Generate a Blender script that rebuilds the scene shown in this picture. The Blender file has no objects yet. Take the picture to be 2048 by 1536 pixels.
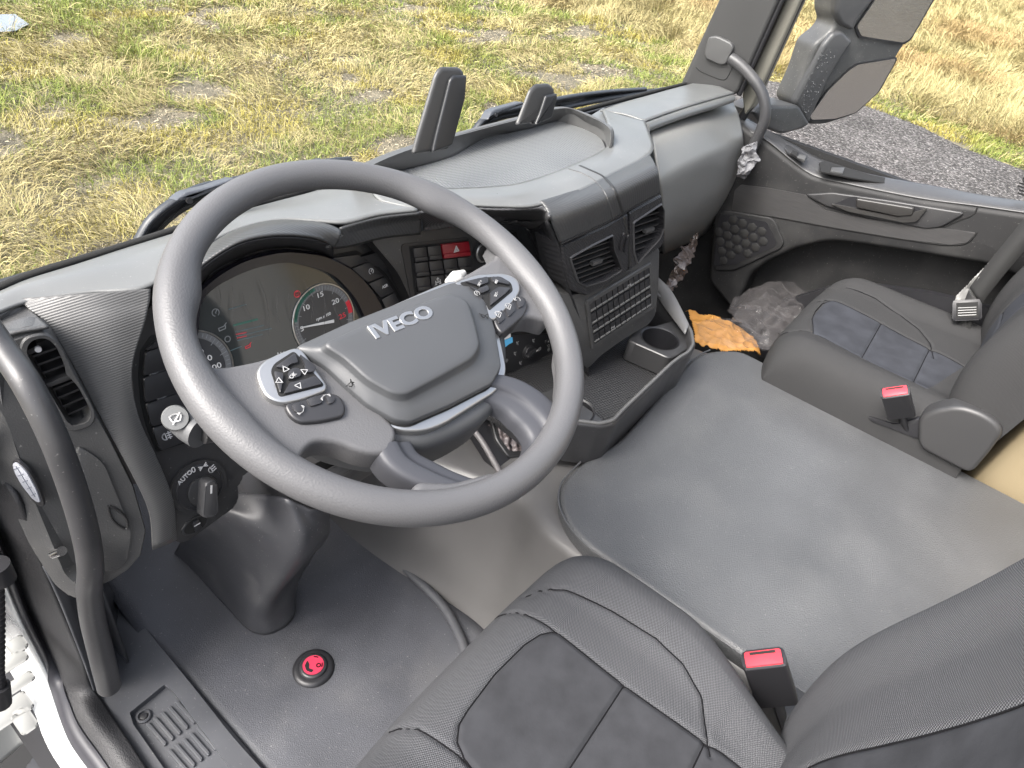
import bpy, bmesh, math, random
import numpy as np
from mathutils import Vector, Matrix, Euler
random.seed(7); rng = np.random.default_rng(7)
S = bpy.context.scene; C = S.collection
V = Vector
# ------------------------------------------------------------------ camera, sky, sun
F, CX, CY = 1376.0, 1024.0, 768.0
R = Matrix(((0.61978062, 0.42282143, -0.66113087),
            (-0.77303066, 0.47412946, -0.42145563),
            (0.13526115, 0.77228446, 0.62071018)))       # columns: camera right, up, back
cam = bpy.data.objects.new('camera', bpy.data.cameras.new('camera')); C.objects.link(cam)
cam.matrix_world = R.to_4x4()                             # the eye is the origin; x right of the cab, y forward, z up
cam.data.sensor_width = 36; cam.data.lens = 36 * F / 2048; cam.data.clip_start = 0.02; cam.data.clip_end = 400
S.camera = cam
w = bpy.data.worlds.new('World'); S.world = w; w.use_nodes = True
sky = w.node_tree.nodes.new('ShaderNodeTexSky'); sky.sky_type = 'NISHITA'; sky.sun_disc = False
SUN_EL, SUN_ROT = math.radians(50), math.radians(-70)
sky.sun_elevation = SUN_EL; sky.sun_rotation = SUN_ROT; sky.dust_density = 6; sky.air_density = 1.0; sky.ozone_density = 1.0
bg = w.node_tree.nodes['Background']; bg.inputs[1].default_value = 0.15
hs = w.node_tree.nodes.new('ShaderNodeHueSaturation'); hs.inputs['Saturation'].default_value = .5   # thin overcast: a whiter sky
w.node_tree.links.new(sky.outputs[0], hs.inputs['Color']); w.node_tree.links.new(hs.outputs[0], bg.inputs[0])
sl = bpy.data.lights.new('sun', 'SUN'); sl.energy = 1.5; sl.angle = math.radians(28); sl.color = (1, .97, .93)
sun = bpy.data.objects.new('sun', sl); C.objects.link(sun)
sd = V((math.sin(SUN_ROT) * math.cos(SUN_EL), math.cos(SUN_ROT) * math.cos(SUN_EL), math.sin(SUN_EL)))
sun.rotation_euler = sd.to_track_quat('Z', 'Y').to_euler(); sun.location = sd * 20
S.view_settings.view_transform = 'Standard'; S.view_settings.look = 'None'; S.view_settings.exposure = 1.9
GROUND = -2.65; FLOOR = -1.30

# ------------------------------------------------------------------ measuring helpers (photo direction -> point on a real plane)
def ray(u, v): return R @ V((u - CX, -(v - CY), -F))
def PX(u, v, x): d = ray(u, v); return d * (x / d.x)
def PY(u, v, y): d = ray(u, v); return d * (y / d.y)
def PZ(u, v, z): d = ray(u, v); return d * (z / d.z)
class Fr:                                                 # a local frame on a plane
    def __init__(s, o, x, n):
        s.o = V(o); s.n = V(n).normalized(); x = V(x); s.x = (x - s.n * x.dot(s.n)).normalized(); s.y = s.n.cross(s.x)
    def P(s, a, b, c=0): return s.o + s.x * a + s.y * b + s.n * c
    def px(s, u, v, c=0):
        d = ray(u, v); t = (s.o + s.n * c).dot(s.n) / d.dot(s.n); q = d * t - s.o; return (q.dot(s.x), q.dot(s.y))
    def at(s, u, v, c=0): return s.P(*s.px(u, v, c), c)

# ------------------------------------------------------------------ materials
MATS = {}
def nd(t, k, **kw):
    n = t.nodes.new(k)
    for a, b in kw.items(): setattr(n, a, b)
    return n
def mth(t, op, a, b=None, c=None):
    n = nd(t, 'ShaderNodeMath', operation=op)
    for i, q in enumerate((a, b, c)):
        if q is None: continue
        if isinstance(q, (int, float)): n.inputs[i].default_value = q
        else: t.links.new(q, n.inputs[i])
    return n.outputs[0]
def pbr(name, col, rough=.5, metal=0., spec=.5, bump=None, var=0., varscale=6., emit=0., k=None, k2=None, dist=.001, strength=.5, coat=0., dust=0., vcol=False, weave=None):
    if name in MATS: return MATS[name]
    m = bpy.data.materials.new(name); m.use_nodes = True; t = m.node_tree; L = t.links
    b = t.nodes['Principled BSDF']
    b.inputs['Base Color'].default_value = (*col, 1); b.inputs['Roughness'].default_value = rough
    b.inputs['Metallic'].default_value = metal; b.inputs['Specular IOR Level'].default_value = spec
    if coat: b.inputs['Coat Weight'].default_value = coat; b.inputs['Coat Roughness'].default_value = .08
    if emit: b.inputs['Emission Color'].default_value = (*col, 1); b.inputs['Emission Strength'].default_value = emit
    tc = nd(t, 'ShaderNodeTexCoord'); P = tc.outputs['Object']
    h = None; colsock = None
    def noise(s, det=4, src=P):
        n = nd(t, 'ShaderNodeTexNoise'); n.inputs['Scale'].default_value = s; n.inputs['Detail'].default_value = det
        L.new(src, n.inputs['Vector']); return n.outputs['Fac']
    def dot(kv, src=P):
        n = nd(t, 'ShaderNodeVectorMath', operation='DOT_PRODUCT'); L.new(src, n.inputs[0]); n.inputs[1].default_value = kv; return n.outputs['Value']
    if bump == 'grain':
        v = nd(t, 'ShaderNodeTexVoronoi', feature='SMOOTH_F1'); v.inputs['Scale'].default_value = k or 420; L.new(P, v.inputs['Vector'])
        h = mth(t, 'ADD', mth(t, 'MULTIPLY', v.outputs['Distance'], 1.0), mth(t, 'MULTIPLY', noise(900, 2), .5))
    elif bump == 'noise': h = noise(k or 600, 5)
    elif bump == 'ribs':
        h = mth(t, 'SINE', dot(k)); h = mth(t, 'MULTIPLY', h, .5)
    elif bump == 'dots':
        h = mth(t, 'MULTIPLY', mth(t, 'SINE', dot(k)), mth(t, 'SINE', dot(k2)))
    elif bump == 'weave':
        U = tc.outputs['UV']; q = k or 2 * math.pi / .0022
        a = mth(t, 'SINE', dot((q, q * .5, 0), U)); c = mth(t, 'SINE', dot((-q * .5, q, 0), U))
        h = mth(t, 'MULTIPLY', mth(t, 'ADD', a, c), .5)
    elif bump == 'wood':
        mp = nd(t, 'ShaderNodeMapping'); mp.inputs['Scale'].default_value = (60, 14, 260); L.new(P, mp.inputs['Vector'])
        h = noise(1.6, 6, mp.outputs[0])
    if h is not None:
        bn = nd(t, 'ShaderNodeBump'); bn.inputs['Strength'].default_value = strength; bn.inputs['Distance'].default_value = dist
        L.new(h, bn.inputs['Height']); L.new(bn.outputs[0], b.inputs['Normal'])
    def mix(fac, c1, c2):
        n = nd(t, 'ShaderNodeMix', data_type='RGBA'); L.new(fac, n.inputs[0])
        for i, c in ((6, c1), (7, c2)):
            if isinstance(c, tuple): n.inputs[i].default_value = (*c, 1)
            else: L.new(c, n.inputs[i])
        return n.outputs[2]
    cs = None
    if vcol:
        a = nd(t, 'ShaderNodeVertexColor', layer_name='col'); cs = a.outputs[0]
    if var:
        f = noise(varscale, 5); r = nd(t, 'ShaderNodeMapRange'); r.inputs['From Min'].default_value = .3; r.inputs['From Max'].default_value = .7; L.new(f, r.inputs[0])
        cs = mix(r.outputs[0], tuple(c * (1 - var) for c in col), tuple(min(1, c * (1 + var)) for c in col))
        rr = nd(t, 'ShaderNodeMapRange'); L.new(f, rr.inputs[0]); rr.inputs['From Min'].default_value = .3; rr.inputs['From Max'].default_value = .7
        rr.inputs['To Min'].default_value = max(.03, rough - .06); rr.inputs['To Max'].default_value = min(1, rough + .06); L.new(rr.outputs[0], b.inputs['Roughness'])
    if weave:
        f = nd(t, 'ShaderNodeMapRange'); L.new(h, f.inputs[0]); f.inputs['From Min'].default_value = -.7; f.inputs['From Max'].default_value = .7
        cs = mix(f.outputs[0], cs if cs else col, weave)
    if dust:                                              # pale specks and smears of dust lying on the thing
        n1 = noise(260, 2); r1 = nd(t, 'ShaderNodeMapRange'); L.new(n1, r1.inputs[0]); r1.inputs['From Min'].default_value = .69; r1.inputs['From Max'].default_value = .74
        n2 = noise(9, 6); r2 = nd(t, 'ShaderNodeMapRange'); L.new(n2, r2.inputs[0]); r2.inputs['From Min'].default_value = .5; r2.inputs['From Max'].default_value = .85
        f = mth(t, 'MINIMUM', mth(t, 'ADD', mth(t, 'MULTIPLY', r1.outputs[0], dust), mth(t, 'MULTIPLY', r2.outputs[0], dust * .35)), 1.0)
        cs = mix(f, cs if cs else col, (.42, .41, .39))
    if cs is not None: L.new(cs, b.inputs['Base Color'])
    MATS[name] = m; return m
TP = 2 * math.pi
soft   = pbr('soft_plastic', (.054, .0545, .055), .42, bump='grain', k=520, dist=.0006, strength=.35, var=.08, dust=.25)
panelm = pbr('panel_plastic', (.024, .024, .025), .42, bump='noise', k=900, dist=.0004, strength=.3, dust=.15)
darkm  = pbr('dark_plastic', (.014, .014, .016), .42, bump='noise', k=900, dist=.0003, strength=.25)
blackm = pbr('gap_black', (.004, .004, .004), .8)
btnm   = pbr('button_plastic', (.022, .022, .024), .38, bump='noise', k=1200, dist=.0002, strength=.2)
lether = pbr('wheel_leather', (.078, .078, .081), .46, bump='grain', k=620, dist=.0007, strength=.3, var=.06)
hubm   = pbr('hub_plastic', (.050, .052, .055), .46, bump='noise', k=1500, dist=.0002, strength=.3)
loopm  = pbr('spoke_satin_grey', (.036, .0375, .044), .55, bump='noise', k=1400, dist=.0002, strength=.2)
silver = pbr('satin_silver', (.42, .42, .415), .30, metal=.9)
chrome = pbr('chrome', (.8, .8, .8), .15, metal=1)
white  = pbr('icon_white', (.5, .5, .5), .5)
greyic = pbr('icon_grey', (.3, .3, .3), .5)
redm   = pbr('hazard_red', (.20, .006, .014), .35)
redb   = pbr('buckle_red', (.55, .035, .05), .35)
pinkr  = pbr('badge_red', (.5, .035, .075), .4)
ribt   = pbr('ribbed_top', (.042, .043, .044), .38, bump='ribs', k=(TP / .0042 * .75, TP / .0042 * .35, TP / .0042 * .55), dist=.0007, strength=.35)
ribl   = pbr('ribbed_left', (.080, .080, .079), .40, bump='ribs', k=(0., TP / .0030 * .5, TP / .0030 * .87), dist=.0008, strength=.4)
ribv   = pbr('ribbed_vent', (.020, .020, .022), .35, bump='ribs', k=(TP / .0042 * .7, 0, TP / .0042 * .7), dist=.0010, strength=.6)
topm   = pbr('dash_top_plastic', (.115, .118, .117), .33, bump='noise', k=500, dist=.0004, strength=.25, var=.06, dust=.25)
knurl  = pbr('knurled_rubber', (.14, .144, .146), .28, bump='dots', k=(TP / .0095, TP / .0095 * .5, 0), k2=(-TP / .0095 * .5, TP / .0095, 0), dist=.0014, strength=.5)
knurld = pbr('knurled_dark', (.024, .024, .025), .5, bump='dots', k=(TP / .0095, TP / .0095 * .5, 0), k2=(-TP / .0095 * .5, TP / .0095, 0), dist=.0012, strength=.6)
glovem = pbr('glovebox_plastic', (.15, .15, .143), .36, bump='noise', k=800, dist=.0003, strength=.3, var=.1, varscale=4, dust=.2)
engm   = pbr('cover_vinyl', (.068, .070, .073), .35, bump='grain', k=470, dist=.0011, strength=.6, var=.16, varscale=5, dust=.16)
tunm   = pbr('tunnel_rubber', (.095, .093, .092), .42, bump='noise', k=900, dist=.0003, strength=.3, var=.12, varscale=5)
matm   = pbr('floor_mat_rubber', (.050, .052, .060), .5, bump='grain', k=700, dist=.0010, strength=.55, var=.2, varscale=7, dust=.25)
sillm  = pbr('sill_rubber', (.046, .048, .054), .47, bump='noise', k=900, dist=.0003, strength=.3, var=.15, varscale=8, dust=.2)
sealm  = pbr('seal_rubber', (.022, .022, .024), .55, bump='grain', k=500, dist=.0012, strength=.7)
fabric = pbr('seat_mesh_fabric', (.021, .022, .025), .85, spec=.25, bump='weave', weave=(.104, .106, .113), dist=.0009, strength=.7)
fabpas = pbr('seat_fabric_black', (.020, .020, .0205), .85, spec=.25, bump='weave', weave=(.040, .040, .041), dist=.0007, strength=.4)
suede  = pbr('seat_suede', (.030, .031, .0345), .92, spec=.15, bump='noise', k=260, dist=.0008, strength=.3, var=.2, varscale=28)
suedep = pbr('seat_suede_blue', (.032, .034, .040), .92, spec=.15, bump='noise', k=260, dist=.0008, strength=.3, var=.2, varscale=28)
threadm= pbr('seam_thread', (.007, .007, .008), .95, spec=.1)
doorm  = pbr('door_plastic', (.015, .015, .0155), .62, spec=.3, bump='noise', k=900, dist=.0003, strength=.3, dust=.15)
woodm  = pbr('grained_strip', (.012, .0125, .014), .5, bump='wood', weave=(.040, .039, .039), dist=.001, strength=.5)
paint  = pbr('white_paint', (.40, .41, .41), .25, coat=.6, var=.04, varscale=14)
rawst  = pbr('pillar_metal', (.17, .165, .14), .35, metal=.3)
beige  = pbr('bunk_beige', (.20, .16, .095), .8, bump='noise', k=400, dist=.001, strength=.4)
mirg   = pbr('mirror_glass', (.62, .60, .58), .10, metal=1, bump='noise', k=260, dist=.0012, strength=.35)
mirh   = pbr('mirror_housing', (.06, .06, .06), .45, bump='noise', k=900, dist=.0003, strength=.3, dust=.6)
tubem  = pbr('handle_tube', (.035, .035, .037), .4, bump='noise', k=700, dist=.0003, strength=.3, dust=.2)
orangem= pbr('orange_fabric', (.46, .22, .05), .6, bump='noise', k=60, dist=.004, strength=.4)
yell   = pbr('yellow_bag', (.85, .42, .08), .5)
wrapm  = pbr('bubble_wrap', (.16, .16, .17), .25, bump='grain', k=90, dist=.004, strength=1, spec=.8)
brownw = pbr('brown_wrap', (.06, .045, .038), .3, bump='noise', k=60, dist=.004, strength=1, spec=.8)
glossk = pbr('screen_black', (.040, .045, .045), .10, coat=.6)
def film():
    m = bpy.data.materials.new('clear_film'); m.use_nodes = True; t = m.node_tree; b = t.nodes['Principled BSDF']; o = t.nodes['Material Output']
    b.inputs['Base Color'].default_value = (.16, .15, .15, 1); b.inputs['Roughness'].default_value = .18; b.inputs['Specular IOR Level'].default_value = 1
    tr = nd(t, 'ShaderNodeBsdfTransparent'); mx = nd(t, 'ShaderNodeMixShader')
    lw = nd(t, 'ShaderNodeLayerWeight'); lw.inputs[0].default_value = .45
    t.links.new(mth(t, 'ADD', mth(t, 'MULTIPLY', lw.outputs['Facing'], .4), .07), mx.inputs[0]); t.links.new(tr.outputs[0], mx.inputs[1]); t.links.new(b.outputs[0], mx.inputs[2]); t.links.new(mx.outputs[0], o.inputs[0])
    return m
filmm = film()
def glass(name, tint=(.97, .985, .98), refl=.06):
    m = bpy.data.materials.new(name); m.use_nodes = True; t = m.node_tree; t.nodes.remove(t.nodes['Principled BSDF']); o = t.nodes['Material Output']
    tr = nd(t, 'ShaderNodeBsdfTransparent'); tr.inputs[0].default_value = (*tint, 1); gl = nd(t, 'ShaderNodeBsdfGlossy'); gl.inputs['Roughness'].default_value = .01
    fr = nd(t, 'ShaderNodeFresnel'); fr.inputs[0].default_value = 1.3; mx = nd(t, 'ShaderNodeMixShader')
    t.links.new(mth(t, 'MULTIPLY', fr.outputs[0], refl / .04), mx.inputs[0]); t.links.new(tr.outputs[0], mx.inputs[1]); t.links.new(gl.outputs[0], mx.inputs[2]); t.links.new(mx.outputs[0], o.inputs[0])
    return m
glassm = glass('window_glass', refl=.03)

# ------------------------------------------------------------------ mesh helpers
def link(name, me, m, parent=None, smooth=None):
    o = bpy.data.objects.new(name, me); C.objects.link(o)
    if m is not None and not me.materials: me.materials.append(m)
    if smooth is not None:
        a = math.radians(smooth)
        if smooth >= 179: me.polygons.foreach_set('use_smooth', [True] * len(me.polygons))
        else:
            bm = bmesh.new(); bm.from_mesh(me)
            for f in bm.faces: f.smooth = True
            for e in bm.edges:
                if len(e.link_faces) == 2 and e.calc_face_angle(0) > a: e.smooth = False
            bm.to_mesh(me); bm.free()
    if parent is not None:
        o.parent = parent
        o.matrix_parent_inverse = BASE[parent.name].inverted()
        BASE[o.name] = BASE[parent.name] @ Matrix.Identity(4) if False else Matrix.Identity(4)
    else: BASE[o.name] = Matrix.Identity(4)
    return o
BASE = {}
def tag(o, label=None, cat=None, group=None, kind=None):
    if label: o['label'] = label
    if cat: o['category'] = cat
    if group: o['group'] = group
    if kind: o['kind'] = kind
    return o
def thing(name, loc, label, cat, group=None):
    o = bpy.data.objects.new(name, None); C.objects.link(o); o.location = loc; o.empty_display_size = .05
    BASE[o.name] = Matrix.Translation(V(loc)); return tag(o, label, cat, group)
def mesh(name, vs, fs, m, parent=None, smooth=40):
    me = bpy.data.meshes.new(name); me.from_pydata([tuple(v) for v in vs], [], fs); me.update()
    return link(name, me, m, parent, smooth)
def bmobj(name, bm, m, parent=None, smooth=40):
    bmesh.ops.recalc_face_normals(bm, faces=bm.faces[:])
    me = bpy.data.meshes.new(name); bm.to_mesh(me); bm.free(); return link(name, me, m, parent, smooth)
def cr(pts, n, closed=False, smooth=True):                # Catmull-Rom resampling by arc length
    P = np.array([tuple(p) for p in pts], float)
    if closed: P = np.vstack([P, P[:1]])
    if smooth and len(P) > 2:
        Q = [];
        ext = np.vstack([P[-2] if closed else 2 * P[0] - P[1], P, P[1] if closed else 2 * P[-1] - P[-2]])
        for i in range(1, len(ext) - 2):
            p0, p1, p2, p3 = ext[i - 1:i + 3]
            d = [max(1e-6, np.linalg.norm(b - a) ** .5) for a, b in ((p0, p1), (p1, p2), (p2, p3))]
            m1 = (p1 - p0) / d[0] - (p2 - p0) / (d[0] + d[1]) + (p2 - p1) / d[1]; m2 = (p2 - p1) / d[1] - (p3 - p1) / (d[1] + d[2]) + (p3 - p2) / d[2]
            m1 *= d[1]; m2 *= d[1]
            for t in np.linspace(0, 1, 12, endpoint=False):
                Q.append((2*t**3-3*t**2+1)*p1 + (t**3-2*t**2+t)*m1 + (-2*t**3+3*t**2)*p2 + (t**3-t**2)*m2)
        Q.append(P[-1]); Q = np.array(Q)
    else: Q = P
    s = np.r_[0, np.cumsum(np.linalg.norm(np.diff(Q, axis=0), axis=1))]
    t = np.linspace(0, s[-1], n + 1 if closed else n); out = np.stack([np.interp(t, s, Q[:, k]) for k in range(Q.shape[1])], 1)
    return out[:-1] if closed else out
def loft(name, rows, m, parent=None, n=48, sub=6, th=.003, smooth=50, rowsmooth=True, colsmooth=True, flip=False):
    A = np.array([cr(r, n, smooth=rowsmooth) for r in rows])
    if sub > 1:
        k = (len(rows) - 1) * sub + 1
        cols = []
        for j in range(n):
            P = A[:, j]
            if colsmooth and len(P) > 2:
                ext = np.vstack([2 * P[0] - P[1], P, 2 * P[-1] - P[-2]]); q = []
                for i in range(1, len(ext) - 2):
                    p0, p1, p2, p3 = ext[i - 1:i + 3]
                    for t in np.linspace(0, 1, sub, endpoint=False):
                        q.append(.5 * ((2 * p1) + (-p0 + p2) * t + (2*p0-5*p1+4*p2-p3) * t*t + (-p0+3*p1-3*p2+p3) * t**3))
                q.append(P[-1]); cols.append(q)
            else:
                q = []
                for i in range(len(P) - 1):
                    for t in np.linspace(0, 1, sub, endpoint=False): q.append(P[i] * (1 - t) + P[i + 1] * t)
                q.append(P[-1]); cols.append(q)
        A = np.array(cols).transpose(1, 0, 2)
    r, c = A.shape[:2]; vs = A.reshape(-1, 3)
    fs = [(i * c + j, i * c + j + 1, (i + 1) * c + j + 1, (i + 1) * c + j) for i in range(r - 1) for j in range(c - 1)]
    if flip: fs = [f[::-1] for f in fs]
    o = mesh(name, vs, fs, m, parent, smooth)
    if th:
        md = o.modifiers.new('s', 'SOLIDIFY'); md.thickness = abs(th); md.offset = -1 if th > 0 else 1
    return o
def tube(name, pts, r, m, parent=None, n=12, seg=None, smooth=True, closed=False, r2=None, cap=True):
    P = cr(pts, seg or max(4, len(pts) * 8), closed, smooth); k = len(P)
    T = np.gradient(P, axis=0) if not closed else (np.roll(P, -1, 0) - np.roll(P, 1, 0))
    T /= np.linalg.norm(T, axis=1)[:, None] + 1e-12
    up = V((0, 0, 1)) if abs(T[0][2]) < .9 else V((1, 0, 0))
    vs = []; a = V(T[0]).cross(up).normalized()
    for i in range(k):
        t = V(T[i]); a = (a - t * a.dot(t)).normalized(); b = t.cross(a)
        rr = r if np.isscalar(r) else float(np.interp(i / (k - 1), np.linspace(0, 1, len(r)), r))
        for j in range(n):
            q = TP * j / n; vs.append(V(P[i]) + a * math.cos(q) * rr + b * math.sin(q) * (rr if r2 is None else r2))
    fs = [(i * n + j, i * n + (j + 1) % n, ((i + 1) % k) * n + (j + 1) % n, ((i + 1) % k) * n + j) for i in range(k if closed else k - 1) for j in range(n)]
    if not closed and cap: fs += [tuple(range(n))[::-1], tuple((k - 1) * n + j for j in range(n))]
    return mesh(name, vs, fs, m, parent, 60)
def rpoly(pts, r, n=5):                                   # round the corners of a 2-D polygon
    if not r: return [tuple(p[:2]) for p in pts]
    out = []; k = len(pts)
    for i in range(k):
        a, b, c = (V(pts[(i + d) % k][:2]) for d in (-1, 0, 1)); rr = r[i] if isinstance(r, (list, tuple)) else r
        u = a - b; v = c - b; l = min(rr, u.length * .48, v.length * .48)
        if l < 1e-5: out.append(tuple(b)); continue
        p, q = b + u.normalized() * l, b + v.normalized() * l
        for t in np.linspace(0, 1, n + 1): out.append(tuple(p * (1 - t) ** 2 + b * 2 * t * (1 - t) + q * t * t))
    return out
def prism(name, fr, pts, c0, c1, m, parent=None, bev=.0, seg=2, r=0, smooth=40, hole=None, bm=None, dome=0):
    own = bm is None
    if own: bm = bmesh.new()
    pts = rpoly(pts, r)
    ar = sum(pts[i][0] * pts[(i + 1) % len(pts)][1] - pts[(i + 1) % len(pts)][0] * pts[i][1] for i in range(len(pts)))
    if ar < 0: pts = pts[::-1]
    if hole is None:
        lo = [bm.verts.new(fr.P(a, b, c0)) for a, b in pts]; hi = [bm.verts.new(fr.P(a, b, c1)) for a, b in pts]; k = len(pts)
        bm.faces.new(lo[::-1]); top = bm.faces.new(hi)
        for i in range(k): bm.faces.new((lo[i], lo[(i + 1) % k], hi[(i + 1) % k], hi[i]))
        if bev: bmesh.ops.bevel(bm, geom=list(top.edges), offset=bev, segments=seg, profile=.5, affect='EDGES', clamp_overlap=True)
    else:                                                 # ring: outline resampled against the hole
        N = 96; Cn = np.mean(np.array([q[:2] for q in hole]), 0)
        H = [tuple(q[:2]) for q in hole]
        def star(poly):
            res = []
            for i in range(N):
                d = (math.cos(TP * i / N), math.sin(TP * i / N)); best = 0
                for a, b in zip(poly, poly[1:] + poly[:1]):
                    e = (b[0] - a[0], b[1] - a[1]); w0 = (a[0] - Cn[0], a[1] - Cn[1]); D = d[0] * e[1] - d[1] * e[0]
                    if abs(D) < 1e-12: continue
                    t = (w0[0] * e[1] - w0[1] * e[0]) / D; s_ = (w0[0] * d[1] - w0[1] * d[0]) / D
                    if -1e-6 <= s_ <= 1 + 1e-6 and t > best: best = t
                res.append((Cn[0] + d[0] * best, Cn[1] + d[1] * best))
            return res
        o_, i_ = star(pts), star(H)
        rings = [[bm.verts.new(fr.P(a, b, c)) for a, b in q] for q, c in ((o_, c0), (o_, c1 - bev), ([((a[0] * (1 - .0) + 0), a[1]) for a in o_], c1), (i_, c1), (i_, c0))]
        if bev:
            for j, (a, b) in enumerate(o_):
                d = V((Cn[0] - a, Cn[1] - b)).normalized() * bev; rings[2][j].co = fr.P(a + d.x, b + d.y, c1)
        for q in range(4):
            for j in range(N): bm.faces.new((rings[q][j], rings[q][(j + 1) % N], rings[q + 1][(j + 1) % N], rings[q + 1][j]))
    if own: return bmobj(name, bm, m, parent, smooth)
def circ(cx, cy, r, n=32, ry=None): return [(cx + math.cos(TP * i / n) * r, cy + math.sin(TP * i / n) * (ry or r)) for i in range(n)]
def strip(name, fr, lines, wd, c, m, parent, th=.0004):   # thin raised line work (icons, ticks)
    bm = bmesh.new()
    for ln in lines:
        for a, b in zip(ln, ln[1:]):
            a, b = V(a[:2]), V(b[:2]); d = b - a
            if d.length < 1e-6: continue
            n_ = V((-d.y, d.x)).normalized() * wd / 2; d = d.normalized() * wd * .4
            q = [a - n_ - d, b - n_ + d, b + n_ + d, a + n_ - d]
            v = [bm.verts.new(fr.P(p.x, p.y, c + th)) for p in q]; u = [bm.verts.new(fr.P(p.x, p.y, c)) for p in q]
            bm.faces.new(v)
            for i in range(4): bm.faces.new((u[i], u[(i + 1) % 4], v[(i + 1) % 4], v[i]))
    return bmobj(name, bm, m, parent, None)
def arc(cx, cy, r, a0, a1, n=14): return [(cx + math.cos(math.radians(a0 + (a1 - a0) * i / n)) * r, cy + math.sin(math.radians(a0 + (a1 - a0) * i / n)) * r) for i in range(n + 1)]
def text(name, s, fr, a, b, size, c, m, parent, depth=.0004, rot=0, bev=0., shear=0., bold=0., ax=1., align='CENTER', mirror=False, fitw=None):
    cu = bpy.data.curves.new(name, 'FONT'); cu.body = s; cu.size = size; cu.extrude = depth; cu.align_x = align; cu.align_y = 'CENTER'
    cu.bevel_depth = bev; cu.bevel_resolution = 2; cu.shear = shear; cu.offset = bold; cu.resolution_u = 4
    o = bpy.data.objects.new('t', cu); C.objects.link(o); bpy.context.view_layer.update()
    me = bpy.data.meshes.new_from_object(o.evaluated_get(bpy.context.evaluated_depsgraph_get())); bpy.data.objects.remove(o)
    if fitw: xx = [v.co.x for v in me.vertices]; ax = fitw / (max(xx) - min(xx))
    M = Matrix((fr.x, fr.y, fr.n)).transposed().to_4x4(); M.translation = fr.P(a, b, c)
    me.transform(M @ Matrix.Rotation(rot, 4, 'Z') @ Matrix.Diagonal((-ax if mirror else ax, 1, 1, 1))); me.name = name
    me.materials.clear(); return link(name, me, m, parent, 40)
def softslab(name, fr, pts, c0, c1, m, parent, r=.01, inset=.008, n=120):
    P = cr([(*p, 0) for p in rpoly(pts, r)], n, closed=True, smooth=False)[:, :2]
    d = np.roll(P, -1, 0) - np.roll(P, 1, 0); nn = np.stack([d[:, 1], -d[:, 0]], 1); nn /= np.linalg.norm(nn, axis=1)[:, None] + 1e-9
    ar = np.sum(P[:, 0] * np.roll(P[:, 1], -1) - np.roll(P[:, 0], -1) * P[:, 1]); nn *= (1 if ar > 0 else -1)
    for _ in range(6): nn = (nn + np.roll(nn, 1, 0) + np.roll(nn, -1, 0)) / 3
    bm = bmesh.new(); rings = []
    for t in np.linspace(0, 1, 7):
        a = t * math.pi / 2; q = P - nn * inset * (1 - math.cos(a)); z = c1 - inset + inset * math.sin(a)
        rings.append([bm.verts.new(fr.P(x, y, z)) for x, y in q])
    low = [bm.verts.new(fr.P(x, y, c0)) for x, y in P]; rings.insert(0, low)
    for A, B_ in zip(rings, rings[1:]):
        for i in range(n): bm.faces.new((A[i], A[(i + 1) % n], B_[(i + 1) % n], B_[i]))
    bm.faces.new(rings[-1]); return bmobj(name, bm, m, parent, 35)
def fdist(X, Y, pl):                                      # distance field to a polyline
    D = np.full(X.shape, 9.)
    for a, b in zip(pl, pl[1:]):
        dx, dy = b[0] - a[0], b[1] - a[1]; L2 = dx * dx + dy * dy + 1e-12
        t = np.clip(((X - a[0]) * dx + (Y - a[1]) * dy) / L2, 0, 1); D = np.minimum(D, np.hypot(X - a[0] - t * dx, Y - a[1] - t * dy))
    return D
def inside(X, Y, poly):
    r = np.zeros(X.shape, bool)
    for (x1, y1), (x2, y2) in zip(poly, poly[1:] + poly[:1]):
        c = ((y1 > Y) != (y2 > Y)) & (X < (x2 - x1) * (Y - y1) / (y2 - y1 + 1e-12) + x1); r ^= c
    return r
def sstep(x, a, b): t = np.clip((x - a) / (b - a), 0, 1); return t * t * (3 - 2 * t)
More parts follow.
